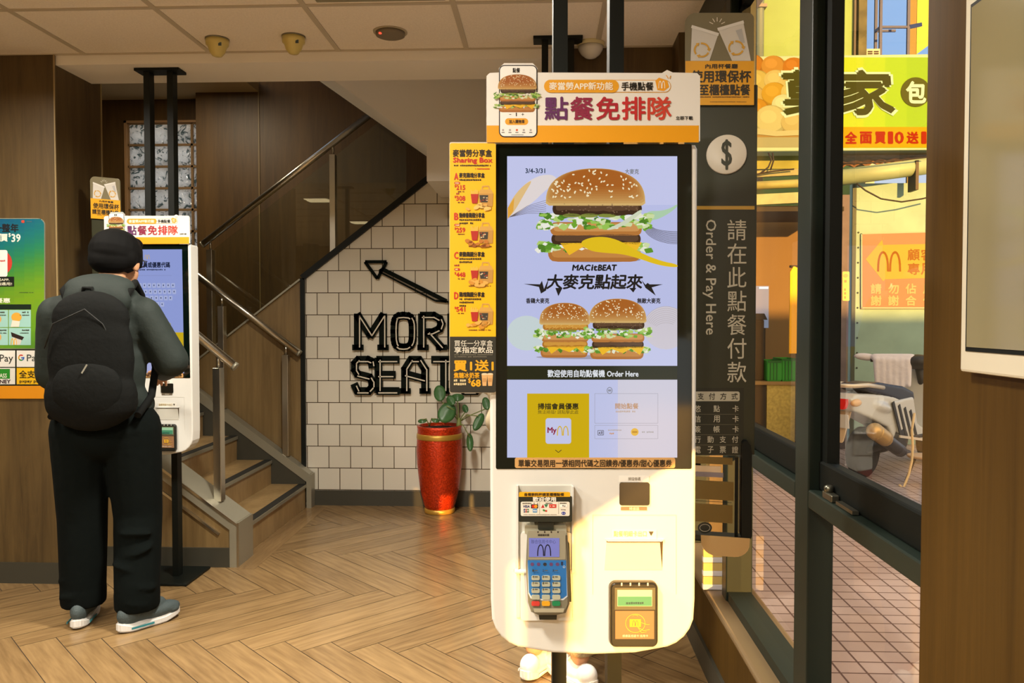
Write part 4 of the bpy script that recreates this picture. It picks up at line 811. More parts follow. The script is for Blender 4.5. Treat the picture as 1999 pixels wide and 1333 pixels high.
def curve(k):
    if k == 'o': return [(.5 + .5 * math.copysign(abs(cos(a)) ** .6, cos(a)), .5 + .5 * math.copysign(abs(sin(a)) ** .6, sin(a))) for a in [2 * pi * i / 20 for i in range(21)]]
    if k == 'r': return [(0, 1), (0, 0), (.6, 0), (.9, .1), (1, .25), (.9, .42), (.55, .52), (.3, .52), (1, 1)]
    return [(1, .2), (.95, .05), (.75, 0), (.2, 0), (0, .12), (0, .32), (.15, .46), (.85, .56), (1, .7), (1, .88), (.8, 1), (.15, 1), (0, .82)]
for ch, x0, y0, x1, y1 in (('M', 699, 616, 748, 678), ('O', 770, 616, 806, 678), ('R', 824, 616, 862, 678), ('E', 881, 616, 920, 678), ('S', 693, 702, 727, 763), ('E', 739, 702, 776, 763), ('A', 791, 702, 830, 763), ('T', 846, 702, 888, 763), ('S', 902, 702, 936, 763)):
    sg = LET[ch]
    if isinstance(sg, str): q = curve(sg); sg = list(zip(q, q[1:]))
    f = lambda p: (x0 + p[0] * (x1 - x0), y0 + p[1] * (y1 - y0))
    st = []; inl = []
    for a, b in sg:
        A_, B_ = f(a), f(b); L = math.hypot(B_[0] - A_[0], B_[1] - A_[1]) or 1; ux, uy = (B_[0] - A_[0]) / L, (B_[1] - A_[1]) / L
        st.append(((A_[0] - ux * 4, A_[1] - uy * 4), (B_[0] + ux * 4, B_[1] + uy * 4), 15)); inl.append((A_, B_, 2.3))
    for fx in {'M': (699, 748), 'R': (826, 862), 'E': (x0 + 2,), 'A': (791, 830), 'T': (x0 + 21,), 'S': (), 'O': ()}[ch]:
        if ch != 'E': st.append(((fx - 11, y1), (fx + 11, y1), 11))
    o = bars('letter', st, BLACKM, t)
    m = MB()
    for (xa_, ya_), (xb_, yb_), wd in inl:
        nx, ny = -(yb_ - ya_), (xb_ - xa_); L = math.hypot(nx, ny) or 1; nx, ny = (-abs(nx) / L * 3.6 if abs(nx) > abs(ny) else nx / L * 0), (-abs(ny) / L * 3.6 if abs(ny) >= abs(nx) else -abs(ny) / L * 1.5)
        a, b = SF.at(xa_ - nx, ya_ - ny, -.02), SF.at(xb_ - nx, yb_ - ny, -.02); m.bar((a[0], -.0296, a[1]), (b[0], -.0296, b[1]), .001, wd / 270., (b[1] - a[1], 0, -(b[0] - a[0])))
    m.build('inline', M('inline_white', (206, 198, 180), .4), o)
t = thing('arrow_sign', 'raised black outline arrow on the white tiles pointing up the stairs', 'arrow', (0, YT, 0))
def pbars(pts, wd, close=True): return [(a, b, wd) for a, b in zip(pts, pts[1:] + (pts[:1] if close else []))][:None if close else len(pts) - 1]
bars('arrow_head', pbars([(713, 511), (755, 511), (737, 544)], 6), BLACKM, t); bars('arrow_shaft', [((746, 525), (872, 588), 8), ((740, 530), (850, 587), 3.5), ((850, 587), (876, 589), 4), ((741, 529), (747, 525), 5)], BLACKM, t)

# ---- red pot with plant
pp = PZ(860, 996); t = thing('potted_plant', 'hammered red and gold urn with a round-leaved plant by the tiled wall', 'plant', (pp.x, 5.515, 0))
dsc = FPX / (5.515 + .03); R_ = lambda px: px / 2 / dsc; zp = lambda y: CAMH - (y - 623) / dsc
RED_ = M('red_glaze', (190, 54, 16), .26, .5, bump=.5, bscale=90, var=.35); GOLD = M('gold_glaze', (190, 146, 60), .35, .5)
z_ = zp; m = MB(); prof = [(R_(56), .03), (R_(62), .06), (R_(76), .16), (R_(88), z_(905)), (R_(90), z_(880)), (R_(88), z_(857)), (R_(86), z_(846)), (R_(86), z_(836)), (R_(88), z_(831)), (R_(80), z_(830)), (R_(78), z_(838)), (R_(72), z_(840))]
m.lathe(prof, seg=56); m.build('pot', RED_, t)
m = MB(); m.lathe([(R_(88) + .0005, z_(856)), (R_(88) + .003, z_(854)), (R_(87) + .003, z_(847)), (R_(86) + .0005, z_(845))], seg=56); m.build('gold_band', GOLD, t)
m = MB(); m.lathe([(R_(58), .001), (R_(60), .004), (R_(60), .03), (R_(56), .034)], seg=48); m.build('gold_foot', GOLD, t)
m = MB(); m.lathe([(R_(1), z_(836)), (R_(72), z_(836)), (R_(72), z_(839))], seg=40); m.build('soil', M('soil', (40, 26, 16), 1, bump=1, bscale=80), t)
LEAF = M('leaf_green', (58, 96, 52), .35, var=.3, bscale=9); STEM = M('stem_green', (110, 120, 60), .6)
PFr = Frame(t.location.x, t.location.y, 0); q2 = lambda x, y, d=0: Vector((PFr.at(x, y, d)[0], d, PFr.at(x, y, d)[1]))
base = q2(896, 824)
for k, (x, y, rx, ry, ang, d, fold) in enumerate(((858, 768, 12, 15, .2, .02, .3), (872, 806, 17, 19, -.5, -.06, .25), (893, 776, 13, 7, 0, .04, .5), (880, 782, 9, 10, .6, -.03, .4), (949, 788, 8, 12, .3, .02, .3), (934, 824, 9, 17, -.45, -.04, .3), (917, 864, 7, 16, .1, -.03, .6), (908, 798, 6, 8, .5, .05, .5), (824, 822, 9, 4, .1, -.02, .4), (850, 821, 8, 4, -.2, -.04, .4))):
    c = q2(x, y, d); b0 = base if k < 8 else q2(838, 832); 
    top = c + Vector((0, 0, -ry / dsc * .8)) if y < 800 else c + Vector((0, 0, ry / dsc * .7)); mid = (b0 + top) / 2 + Vector(((top.x - b0.x) * -.1, 0, .03 if y > 800 else 0))
    m = MB(); m.tube([b0, mid.lerp(b0, .4), mid, top], .0035, 8); m.build('stem', STEM, t)
    m = MB(); n_ = 18; ctr = []; ca, sa = cos(ang), sin(ang)
    rings = []
    for ri in (0, .35, .7, 1):
        rg = []
        for j in range(n_):
            th = 2 * pi * j / n_; u, v = rx / dsc * ri * cos(th), ry / dsc * ri * sin(th) * (1.05 if sin(th) > 0 else 1.0)
            rg.append(m.b.verts.new((c.x + u * ca - v * sa, c.y + abs(u) * fold + (v * .5), c.z + u * sa + v * ca)))
            if ri == 0: break
        rings.append(rg)
    for j in range(n_): m.b.faces.new((rings[0][0], rings[1][j], rings[1][(j + 1) % n_])).smooth = True
    for a_, b_ in zip(rings[1:], rings[2:]):
        for j in range(n_): m.b.faces.new((a_[j], b_[j], b_[(j + 1) % n_], a_[(j + 1) % n_])).smooth = True
    o = m.build('leaf', LEAF, t); md = o.modifiers.new('thickness', 'SOLIDIFY'); md.thickness = .0015
m = MB(); m.cap(base + Vector((0, 0, -.02)), .02, base + Vector((0, 0, .02)), .012); m.build('crown', STEM, t)

# ---- ceiling fittings
def fit(x, y): return PZ(x, y, ZC)
for (x, y, lb) in ((424, 76, 'cream bell-shaped detector on the ceiling, the left one of the pair'), (573, 71, 'cream bell-shaped detector on the ceiling, the right one of the pair')):
    p = fit(x, y); t = thing('ceiling_detector', lb, 'detector', (p.x, p.y, ZC), 0, 'bell detectors on the ceiling'); k = FPX / p.y
    m = MB(); m.lathe([(23 / k, -.006), (23 / k, 0)], seg=32); m.build('mount_ring', M('mount_grey', (120, 116, 96), .5), t)
    m = MB(); m.lathe([(3 / k, -35 / k), (9 / k, -33.5 / k), (15 / k, -26 / k), (18 / k, -16 / k), (21.5 / k, -.03), (22.5 / k, -.0065)], seg=36); m.build('bell', M('detector_cream', (206, 190, 116), .35), t)
    m = MB(); m.box(9 / k, 15 / k, -17.5 / k, -16 / k, -.045, -.03); m.build('label', M('label_blue', (70, 84, 90), .5), t)
p = fit(762, 62); t = thing('smoke_detector', 'round grey ceiling disc with a glowing red dot', 'detector', (p.x, p.y, ZC)); k = FPX / p.y
m = MB(); m.lathe([(33 / k, -.004), (33 / k, 0)], seg=40); m.build('ring', M('disc_ring', (176, 166, 142), .6), t)
m = MB(); m.lathe([(24 / k, -.022), (28 / k, -.018), (28.5 / k, -.004)], seg=40); m.build('disc', M('disc_grey', (120, 110, 92), .6), t)
m = MB(); m.ell((-16 / k, -.045, -.021), (.007, .007, .005)); m.build('indicator_light', M('led_red', (255, 60, 40), .4, emit=3), t)
p = fit(1153, 84); t = thing('dome_camera', 'white half-dome camera on the ceiling above the front kiosk', 'camera', (p.x, p.y, ZC)); k = FPX / p.y
m = MB(); m.lathe([(26 / k, -.018), (27 / k, -.004), (27 / k, 0)], seg=36); m.build('base', M('dome_base', (206, 196, 150), .5), t)
m = MB(); m.lathe([(2 / k, -30 / k), (10 / k, -28 / k), (18 / k, -22 / k), (23 / k, -14 / k), (25 / k, -.0185)], seg=36); m.build('dome', M('dome_white', (216, 214, 204), .2), t)
g0, g1 = PZ(612, 6, ZC), PZ(880, 2, ZC)
t = thing('air_vent', 'grey louvred air vent in the ceiling grid at the top edge', 'vent', ((g0.x + g1.x) / 2, g0.y - .30, ZC)); w_ = (g1.x - g0.x) / 2 - .02
m = MB(); m.box(-w_, w_, -.28, .28, -.006, -.001); m.build('frame', M('vent_grey', (140, 136, 112), .5), t)
for k in range(8): m = MB(); m.box(-w_ + .03, w_ - .03, -.25 + k * .065, -.21 + k * .065, -.012, -.0065); m.build('louvre', M('vent_grey', (140, 136, 112)), t)

# ---- payment poster on the left wall
WF = Frame(0, YL, 0); t = thing('wall_poster', 'teal to green promotion poster with payment logos on the left oak wall', 'poster', (0, YL, 0))
m = MB(); m.prism([(WF.at(x, y, -.008)[0], -.008, WF.at(x, y, -.008)[1]) for x, y in rr_pts(-150, 426, 87, 778, [14, 14, 1, 1])], (0, .0075, 0)); m.build('board', M('poster_board', (150, 150, 130), .4), t)
A = Art(WF, -.008, eps=.0006); cs = [(16, 84, 120), (14, 96, 122), (20, 110, 112), (34, 122, 88), (66, 134, 54), (96, 144, 36), (110, 150, 30), (104, 150, 34), (96, 148, 36), (84, 142, 42)]
N = 90
for k in range(N):
    y0, y1 = 427 + 253 * k / N, 427 + 253 * (k + 1) / N
    for j in range(12):
        f = min(max((k / N * .9 + (j / 12 - .5) * .35) * 9, 0), 8.99); i = int(f); fr = f - i; c = tuple(int(cs[i][q] * (1 - fr) + cs[i + 1][q] * fr) // 4 * 4 for q in range(3))
        yy_ = (y0 + y1) / 2 - 426; inset = 14 - math.sqrt(max(0, 196 - (14 - yy_) ** 2)) if yy_ < 14 else 0
        xx0, xx1 = -150 + 237 * j / 12, -150 + 237 * (j + 1) / 12
        A.rect(max(xx0, -150 + inset), y0, min(xx1, 86.5 - inset), y1, c, 0)
A.text('連續優惠一整年', -78, 437, 36, 453, (30, 34, 40), 1, .6); A.text('享優惠價', -60, 456, 15, 471, (226, 226, 214), 1, .5); A.text('$', 17, 455, 21, 463, (226, 226, 214), 1, .3); A.text('39', 23, 457, 40, 472, (230, 230, 220), 1, .5)
A.rect(42, 430, 48, 435, (200, 70, 50), 1); A.fine(52, 431, 62, 434, (70, 100, 110), 1)
A.ell(2, 513, 22, 24, (190, 60, 50), 1); A.rrect(-30, 488, 15, 540, 4, (226, 224, 222), 2); A.fine(-4, 507, 12, 511, (180, 80, 70), 3); A.rect(-90, 540, 28, 559, (20, 26, 20), 3); A.text('使用APP,', -14, 543, 19, 549, (210, 210, 190), 4, .15); A.text('優惠通通用!', -26, 551, 24, 557, (210, 210, 190), 4, .15)
A.fine(38, 570, 66, 572, (60, 90, 40), 1); A.text('專屬優惠', -40, 582, 20, 591, (226, 228, 210), 1, .3); A.rect(-140, 594, 61, 604, (16, 34, 24), 1)
for r in range(2):
    for c in range(4):
        x, y = -116 + 44.5 * c, 605 + 35 * r; A.rect(x, y, x + 43, y + 33.5, (150, 196, 190), 1)
        if (r, c) == (0, 3): A.ell(x + 15, y + 14, 10, 9, (216, 160, 60), 2); A.poly([(x + 4, y + 33), (x + 7, y + 20), (x + 22, y + 22), (x + 20, y + 33)], (226, 214, 200), 3)
        elif (r, c) == (1, 3): A.poly([(x + 4, y + 8), (x + 30, y + 18), (x + 26, y + 24), (x + 6, y + 17)], (40, 30, 28), 2); A.poly([(x + 8, y + 18), (x + 25, y + 24), (x + 22, y + 33), (x + 8, y + 33)], (200, 196, 190), 2); A.arches(x + 4, y + 20, x + 16, y + 33, (220, 176, 40), 3, .3)
        else: A.ell(x + 18, y + 18, 12, 10, (206, 160, 90), 2); A.ell(x + 16, y + 14, 8, 5, (226, 196, 140), 3)
        A.fine(x + 26, y + 3, x + 40, y + 6, (50, 50, 40), 3); A.fine(x + 22, y + 9, x + 40, y + 11, (60, 70, 60), 3)
A.rect(-150, 681, 87, 753, (22, 30, 20), 1); A.rect(-150, 753, 87, 778, (214, 140, 24), 1)
for (x0, x1) in ((-148, -60), (-58, 30), (33, 86)):
    A.rect(x0, 684, x1, 716, (226, 226, 220), 2)
A.text('Pay', 0, 692, 26, 710, (60, 64, 62), 3, .2); A.text('Pay', 53, 692, 80, 709, (70, 76, 74), 3, .2)
for k, c in enumerate(((206, 60, 50), (226, 170, 40), (50, 140, 70), (60, 110, 200))): A.arc(42, 698, 5, 5, -pi * .3 - k * pi * .45, -pi * .3 - (k + 1) * pi * .45, 2.4, c, 3, 6)
A.rect(42, 697, 47.5, 699.5, (60, 110, 200), 4)
A.rect(-58, 718, 30, 750, (220, 220, 212), 2); A.rect(-50, 720, 20, 739, (40, 136, 40), 3); A.text('PASS', -4, 729, 14, 737, (226, 232, 214), 4, .2); A.text('MONEY', -18, 741, 21, 748, (60, 40, 50), 4, .4)
A.rect(-148, 718, -60, 750, (220, 220, 212), 2); A.rect(33, 718, 86, 750, (228, 180, 24), 2); A.text('全支付', 38, 723, 84, 738, (40, 36, 20), 3, .3); A.text('pxpay plus', 39, 741, 82, 748, (60, 50, 20), 3, .3)
A.build('printed_front', t)

# ---- framed panel on the right wall
y0w, y1w = .50, PX(1906, 400, XR).y; zb = PX(1901, 725, XR).z
t = thing('framed_panel', 'white framed olive display panel with black inner line on the right wall', 'panel', (XR, (y0w + y1w) / 2, 0)); hy = (y1w - y0w) / 2; zt2 = CAMH + 660 / FPX * .61 * FPX / 920 + .02
m = MB(); m.box(-.02, -.0005, -hy, hy, zb, zt2, .004); m.build('frame', M('frame_white', (206, 200, 180), .5), t)
i0 = .018; m = MB(); m.box(-.0215, -.0203, -hy + i0, hy - i0, zb + .03, zt2 - .02); m.build('black_line', BLACKM, t)
m = MB(); m.box(-.0232, -.0217, -hy + i0 + .006, hy - i0 - .006, zb + .036, zt2 - .026); m.build('glass', M('olive_glass', (134, 126, 94), .12, spec=.5), t)
# ---- people
SKIN = M('skin', (196, 146, 110), .55); HAIRM = M('hair_black', (5, 5, 5), .8, spec=.15)
def shoe(parent, x, y, rot, up, sole, acc, lift=0, low=False):
    m = MB()                                               # local: toe towards +y, heel at y = -.07
    m.ell((0, .10, .055), (.044, .105, .034)); m.ell((0, .155, .046), (.04, .045, .024))
    if low: m.ell((0, -.035, .05), (.036, .042, .04)); m.ell((0, .03, .045), (.038, .08, .03))
    else: m.ell((0, -.02, .07), (.037, .06, .05)); m.ell((0, .05, .07), (.038, .09, .042), (.25, 0, 0)); m.cap((0, -.03, .085), .036, (0, -.02, .115), .034)
    s = m.build('shoe', up, parent, (x, y, 0), remesh=.005, smooth=4); s.rotation_euler = (-lift, 0, rot)
    pts = []
    for k in range(28):
        a = 2 * pi * k / 28; yy = .06 + .142 * sin(a); wdt = .046 * (1 - .16 * math.exp(-((yy - .03) / .05) ** 2)); pts.append((wdt * math.copysign(abs(cos(a)) ** .75, cos(a)), yy))
    m = MB(); m.prism([(p[0], p[1], .002) for p in pts], (0, 0, .03)); e = list(m.b.edges); bmesh.ops.bevel(m.b, geom=e, offset=.006, segments=3, affect='EDGES')
    for v in m.b.verts:
        if v.co.y > .12: v.co.z += (v.co.y - .12) * .2
        if v.co.y < -.03: v.co.z += (-.03 - v.co.y) * .15 * (1 if v.co.z < .02 else 2.2)
    m.build('sole', sole, s)
    m = MB()
    for sx in (-1, 1): m.bar((sx * .0462, -.04, .022), (sx * .0462, .06, .019), .003, .008)
    m.build('sole_stripe', acc, s)
    m = MB()
    for k in range(2 if low else 4): m.tube([(-.024, .045 + k * .02, .105 - k * .011 - low * .02), (0, .05 + k * .02, .112 - k * .012 - low * .02), (.024, .045 + k * .02, .105 - k * .011 - low * .02)], .003, 6)
    m.build('laces', acc, s)
    return s
def fingers(m, w, fwd, side, up, s=1):                      # palm and five bent fingers at wrist w
    w, f, d, u = Vector(w), Vector(fwd).normalized(), Vector(side).normalized(), Vector(up).normalized()
    m.ell(w + f * .045, (.042, .048, .018), (0, 0, math.atan2(f.y, f.x) - pi / 2))
    for k, L in enumerate((.062, .072, .067, .052)):
        b = w + f * .085 + d * ((k - 1.5) * -.019) * 1; b1 = b + f * L * .5 - u * .004; b2 = b1 + f * L * .3 - u * .016; b3 = b2 + f * L * .15 - u * .02
        m.cap(b, .0092, b1, .0086, 8); m.cap(b1, .0086, b2, .008, 8); m.cap(b2, .008, b3, .007, 8)
    t0 = w + f * .025 + d * .034; t1 = t0 + f * .03 + d * .022 - u * .004; t2 = t1 + f * .03 + d * .004 - u * .01
    m.cap(t0, .011, t1, .0098, 8); m.cap(t1, .0098, t2, .0082, 8)
def person(label, loc, rot, cols, cuff, shoes, sole, acc, arms, hem_z, glasses=True, low=False, feet=((-.12, -.03, .15), (.09, -.05, -.35)), hips=((-.15, .86), (.075, .86)), knees=None, r=(.115, .098, .092), leg_end=.10):
    t = thing('person', label, 'person', loc, rot)
    jac, trou = cols
    (fx0, fy0, _), (fx1, fy1, _) = feet
    sh, el, wr = arms
    # the body: one surface of head, neck, trunk, limbs and hands
    m = MB(); hc = Vector((-.015, .10, 1.605))
    m.ell(hc + Vector((0, -.01, .02)), (.082, .098, .098), (-.35, 0, -.35)); m.ell(hc + Vector((.012, .04, -.055)), (.062, .066, .066), (-.35, 0, -.3)); m.ell(hc + Vector((.03, .10, -.105)), (.026, .02, .02))
    m.cap(hc + Vector((.028, .092, .0)), .009, hc + Vector((.038, .118, -.04)), .015, 8); m.ell(hc + Vector((.033, .100, -.076)), (.024, .014, .008))
    for sx in (-1, 1): m.ell(hc + Vector((sx * .083 - .0 if sx < 0 else .083, -.005 - .02 * sx, -.02)), (.012, .024, .034), (0, 0, -.35)); m.ell(hc + Vector((.026 + sx * .031, .078 - .01 * sx, -.006)), (.012, .008, .006))
    m.cap((-.045, .03, 1.42), .062, hc + Vector((-.01, -.03, -.06)), .056)
    m.ell((-.06, 0, 1.22), (.17, .10, .2)); m.ell((-.05, 0, .98), (.14, .10, .16))
    for k, (hx, hz) in enumerate(hips):
        f = feet[k]; m.cap((hx, 0, hz), .075, ((hx + f[0]) / 2, .02, .47), .055); m.cap(((hx + f[0]) / 2, .02, .47), .055, (f[0], f[1] - .01, .1), .036)
    for k in (0, 1):
        m.cap(sh[k], .05, el[k], .042); m.cap(el[k], .042, wr[k], .028); dv = (Vector(wr[k]) - Vector(el[k])).normalized()
        fingers(m, wr[k], dv, (1 if k == 0 else -1, 0, .2), (0, -.3, 1))
    m.build('body', SKIN, t, remesh=.0055, smooth=3)
    # hair: cap with a fringe and a tapered nape
    m = MB(); m.ell(hc + Vector((-.002, -.018, .034)), (.110, .118, .104), (-.3, 0, -.3)); m.ell(hc + Vector((-.012, -.066, -.0)), (.092, .064, .07)); m.ell(hc + Vector((-.06, -.03, .005)), (.05, .07, .065)); m.ell(hc + Vector((.055, -.055, .01)), (.045, .045, .055)); m.ell(hc + Vector((.02, .07, .075)), (.07, .05, .04)); m.ell(hc + Vector((.082, .03, .01)), (.016, .03, .05)); m.ell(hc + Vector((-.088, .02, .01)), (.016, .03, .05))
    m.build('hair', HAIRM, t, remesh=.006, smooth=3)
    if glasses:
        m = MB(); g = hc + Vector((.03, .112, -.008))
        for sx in (-1, 1):
            cx = g + Vector((sx * .034, -.012 * sx - .004, 0)); m.tube([cx + Vector((.027 * cos(a), -.008 * cos(a), .021 * sin(a))) for a in [2 * pi * k / 16 for k in range(17)]], .0022, 6)
        m.tube([g + Vector((.062, -.018, .004)), g + Vector((.075, -.04, .008)), g + Vector((.062, -.12, .008))], .0024, 6); m.tube([g + Vector((-.062, .004, .004)), g + Vector((-.10, -.02, .008)), g + Vector((-.105, -.10, .008))], .0024, 6)
        m.build('glasses', M('glasses_dark', (40, 44, 44), .3), t)
    # jacket
    m = MB()
    m.ell((-.07, 0, 1.30), (.205, .125, .155)); m.ell((-.065, 0, 1.12), (.195, .13, .22)); m.ell((-.055, 0, .99), (.19, .13, .12)); m.cap((-.21, -.005, .955), .05, (.10, -.005, .955), .05); m.cap((-.2, .05, .96), .06, (.09, .05, .96), .06)
    m.cap((-.225, 0, 1.365), .078, (.105, 0, 1.365), .078); m.cap((-.15, 0, 1.42), .068, (.04, 0, 1.42), .068)
    for k in (0, 1):
        e1 = Vector(el[k]); w1 = Vector(el[k]).lerp(Vector(wr[k]), .88); m.cap(sh[k], .08, e1, .076); m.cap(e1, .076, w1, .052); m.ell(w1, (.052, .05, .052))
    m.ell((-.04, -.06, 1.475), (.145, .09, .06), (.3, 0, 0)); m.ell((-.04, -.10, 1.42), (.14, .06, .09)); m.ell((-.04, -.13, 1.37), (.09, .04, .07)); m.cap((-.13, .04, 1.455), .045, (.03, .05, 1.455), .045)
    m.build('jacket', jac, t, remesh=.011, smooth=7)
    # trousers
    m = MB(); m.ell((-.04, 0, .92), (.19, .125, .10)); m.ell((-.04, -.03, .84), (.17, .11, .12))
    for k, (hx, hz) in enumerate(hips):
        f = feet[k]; kn = Vector(((hx * .55 + f[0] * .45), .025, .47)); m.cap((hx, 0, hz), r[0], kn, r[1]); m.cap(kn, r[1], (f[0], f[1], leg_end + r[2] * .7), r[2]); m.lathe([(r[2] * .98, -.02), (r[2] * 1.0, .05)], (f[0], f[1], leg_end)); 
        R = random.Random(k + 4)
        for j in range(0 if cuff else 5): z = leg_end + .03 + .07 * j; m.ell((f[0] + R.uniform(-.03, .03), f[1] - .05 + .01 * j, z), (r[2] * .75, .05, .016), (R.uniform(-.3, .3), R.uniform(-.35, .35), 0))
    m.build('trousers', trou, t, remesh=.010, smooth=5)
    if cuff:
        for f in feet:
            m = MB(); m.lathe([(r[2] * .9, -.012), (r[2] * 1.04, -.01), (r[2] * 1.04, .03), (r[2] * .9, .034)], (f[0], f[1], leg_end)); m.build('cuff', cuff, t)
    for f in feet: shoe(t, f[0], f[1] - .03, f[2], shoes, sole, acc, 0, low)
    return t
JK = M('jacket_green', (17, 29, 25), .8, bump=.25, bscale=30); TR = M('trousers_black', (7, 12, 11), .95, spec=.1, bump=.3, bscale=22)
pw = (-1.885, 3.44, 0); pr_ = radians(12)
person('person in dark green jacket and black trousers with backpack, using the left kiosk', pw, pr_, (JK, TR), None, M('shoe_grey', (62, 74, 76), .7, bump=.3, bscale=200), M('sole_white', (214, 212, 208), .6), M('stripe_teal', (40, 120, 130), .5),
       (((-.235, 0, 1.36), (.115, 0, 1.36)), ((-.27, .05, 1.10), (.225, .03, 1.155)), ((-.18, .27, 1.14), (.13, .27, 1.09))), .92, feet=((-.155, .03, .05), (.095, -.065, -.82)), hips=((-.15, .86), (.065, .86)), r=(.122, .102, .094))
# backpack
BPK = M('backpack_black', (4, 6, 5), .85, spec=.2, bump=.2, bscale=60); BPS = M('strap_black', (8, 10, 9), .9, spec=.2)
t = thing('backpack', 'black backpack worn by the person at the left kiosk', 'backpack', pw, pr_)
m = MB(); m.ell((-.045, -.165, 1.17), (.172, .075, .29)); m.ell((-.045, -.17, 1.02), (.185, .08, .15)); m.ell((-.045, -.165, .99), (.185, .085, .11)); m.ell((-.045, -.16, 1.34), (.155, .065, .12)); m.build('bag', BPK, t, remesh=.009, smooth=5)
m = MB(); m.ell((-.045, -.215, 1.05), (.14, .045, .13)); m.build('front_pocket', BPK, t, remesh=.009, smooth=4)
for sx in (-1, 1):
    m = MB(); x = -.045 + sx * .13; m.tube([(x - sx * .03, -.11, 1.38), (x, -.09, 1.46), (x, .0, 1.50), (x, .09, 1.45), (x + sx * .02, .135, 1.30), (x + sx * .05, .12, 1.12), (x + sx * .062, .0, 1.0), (x + sx * .04, -.13, .93)], .016, 8); m.build('shoulder_strap', BPS, t)
m = MB(); m.tube([(-.085, -.14, 1.43), (-.075, -.15, 1.47), (-.045, -.15, 1.47), (-.035, -.14, 1.43)], .009, 8); m.build('top_handle', BPS, t)
m = MB(); m.tube([(-.21, -.205, 1.22), (-.17, -.225, 1.32), (-.045, -.235, 1.38), (.02, -.225, 1.32), (.06, -.205, 1.22)], .003, 6); m.build('zip', M('zip_dark', (14, 17, 16), .7), t)
m = MB(); m.bar((-.05, -.262, 1.12), (-.03, -.262, 1.155), .004, .006); m.build('zip_pull', M('zip_pull_grey', (150, 150, 140), .4, .5), t)
SH2 = M('white_shoe', (236, 230, 220), .6); SO2 = M('white_sole', (240, 234, 222), .6); CF = M('ribbed_cuff', (176, 160, 130), .9, bump=.6, bscale=120)
person('person in beige ribbed trousers and white shoes hidden behind the front kiosk', (.03, 3.02, 0), 0, (M('jacket_beige', (150, 136, 110), .85), M('trousers_beige', (170, 152, 120), .9, bump=.4, bscale=90)), CF, SH2, SO2, SO2,
       (((-.22, 0, 1.37), (.12, 0, 1.37)), ((-.23, .05, 1.12), (.16, .05, 1.12)), ((-.15, .27, 1.16), (.06, .27, 1.16))), .92, False, True, feet=((-.07, .0, -.5), (.10, -.08, .7)), hips=((-.10, .86), (.06, .86)), r=(.10, .075, .055), leg_end=.125)

# ================================================================== OUTSIDE
def SL(r, g, b):                                           # paint colour of a thing seen in full low sun: what the photo shows, divided by the light on it
    def enc(u): u = max(0, min(1, u)); return 255 * (12.92 * u if u <= .0031308 else 1.055 * u ** (1 / 2.4) - .055)
    l = lin((r, g, b)); return tuple(int(enc(v / k)) for v, k in zip(l, (3.2, 1.9, 1.7)))
m = MB(); m.box(.79, 14, -9, 30, -.06, -.004); struct(m.build('ground', PAVE))
def outbox(mb, px0, py0, px1, py1, Y, th, z0=None):
    a, b = PY(px0, py1, Y), PY(px1, py0, Y); mb.box(a.x, b.x, Y, Y + th, a.z if z0 is None else z0, b.z); return mb
CREAM = M('wall_cream', SL(226, 214, 120), .8, var=.08, bscale=2); GREYW = M('sheet_grey_green', (136, 166, 152), .7, var=.12, bscale=3)
t = thing('building', 'pale yellow rendered building rising behind the street sign', 'building', (0, 10.4, 0))
m = MB(); a, b = PY(1440, 200, 10.4), PY(1671, 0, 10.4); m.box(a.x, b.x, 0, 3, 0, 9); m.build('wall', CREAM, t)
m = MB(); c = PY(1690, 0, 10.4).x; m.box(b.x + .02, c, -.05, 2, 0, 9); m.build('corner_pillar', M('pillar_mottled', SL(150, 116, 74), .9, var=.4, bscale=6), t)
m = MB(); x = PY(1483, 60, 10.35).x; m.tube([(x, -.06, 3), (x, -.06, 9)], .05, 12); m.build('downpipe', M('pipe_grey', SL(190, 170, 150), .5), t)
m = MB(); [m.box(x - .07, x + .07, -.13, 0, z, z + .04) for z in (4.55, 5.25)]; m.build('pipe_clip', M('clip_grey', (120, 110, 100), .5), t)
m = MB(); a, b = PY(1667, 100, 10.35), PY(1672, 0, 10.35); m.box(a.x, b.x, -.05, -.001, 3.8, 9); m.build('edge_trim', M('edge_dark', (70, 60, 50), .6), t)
t = thing('rooftop_building', 'bright yellow metal facade with a sloping lower edge at upper right outside', 'building', (0, 12.4, 0))
a = PY(1790, 50, 12.4); m = MB(); m.prism([(a.x, 0, PY(1790, 106, 12.4).z), (PY(1905, 30, 12.4).x, 0, PY(1905, 20, 12.4).z), (PY(1905, 30, 12.4).x, 0, 9), (a.x, 0, 9)], (0, .1, 0)); m.build('facade', M('facade_yellow', SL(246, 214, 10), .5), t)
m = MB(); m.box(PY(1775, 50, 12.4).x, a.x - .005, 0, .05, 0, 9); m.build('side_return', M('return_olive', (120, 100, 20), .6), t)
t = thing('steel_frame', 'dark blue steel ladder frame standing against the sky', 'frame', (0, 11.2, 0)); m = MB(); NB = M('steel_navy', (26, 44, 96), .5)
for px in (1719, 1733, 1773): q = PY(px, 50, 11.2); m.bar((q.x, 0 if px != 1733 else .4, 3.6), (q.x, 0 if px != 1733 else .4, 9), .035, .035, (0, 1, 0))
m.build('upright', NB, t); m = MB(); l0, l1, l2 = PY(1719, 53, 11.2), PY(1773, 53, 11.2), PY(1733, 40, 11.2); m.bar((l0.x, 0, l0.z), (l1.x, 0, l1.z), .03, .03); m.bar((l2.x, .4, l2.z), (l1.x, .4, l2.z), .03, .03); m.bar((l0.x, 0, l0.z), (l2.x, .4, l2.z), .03, .03); m.bar((l1.x, 0, l1.z), (l1.x + .25, .2, l1.z + .1), .05, .05); m.build('crossbar', NB, t)
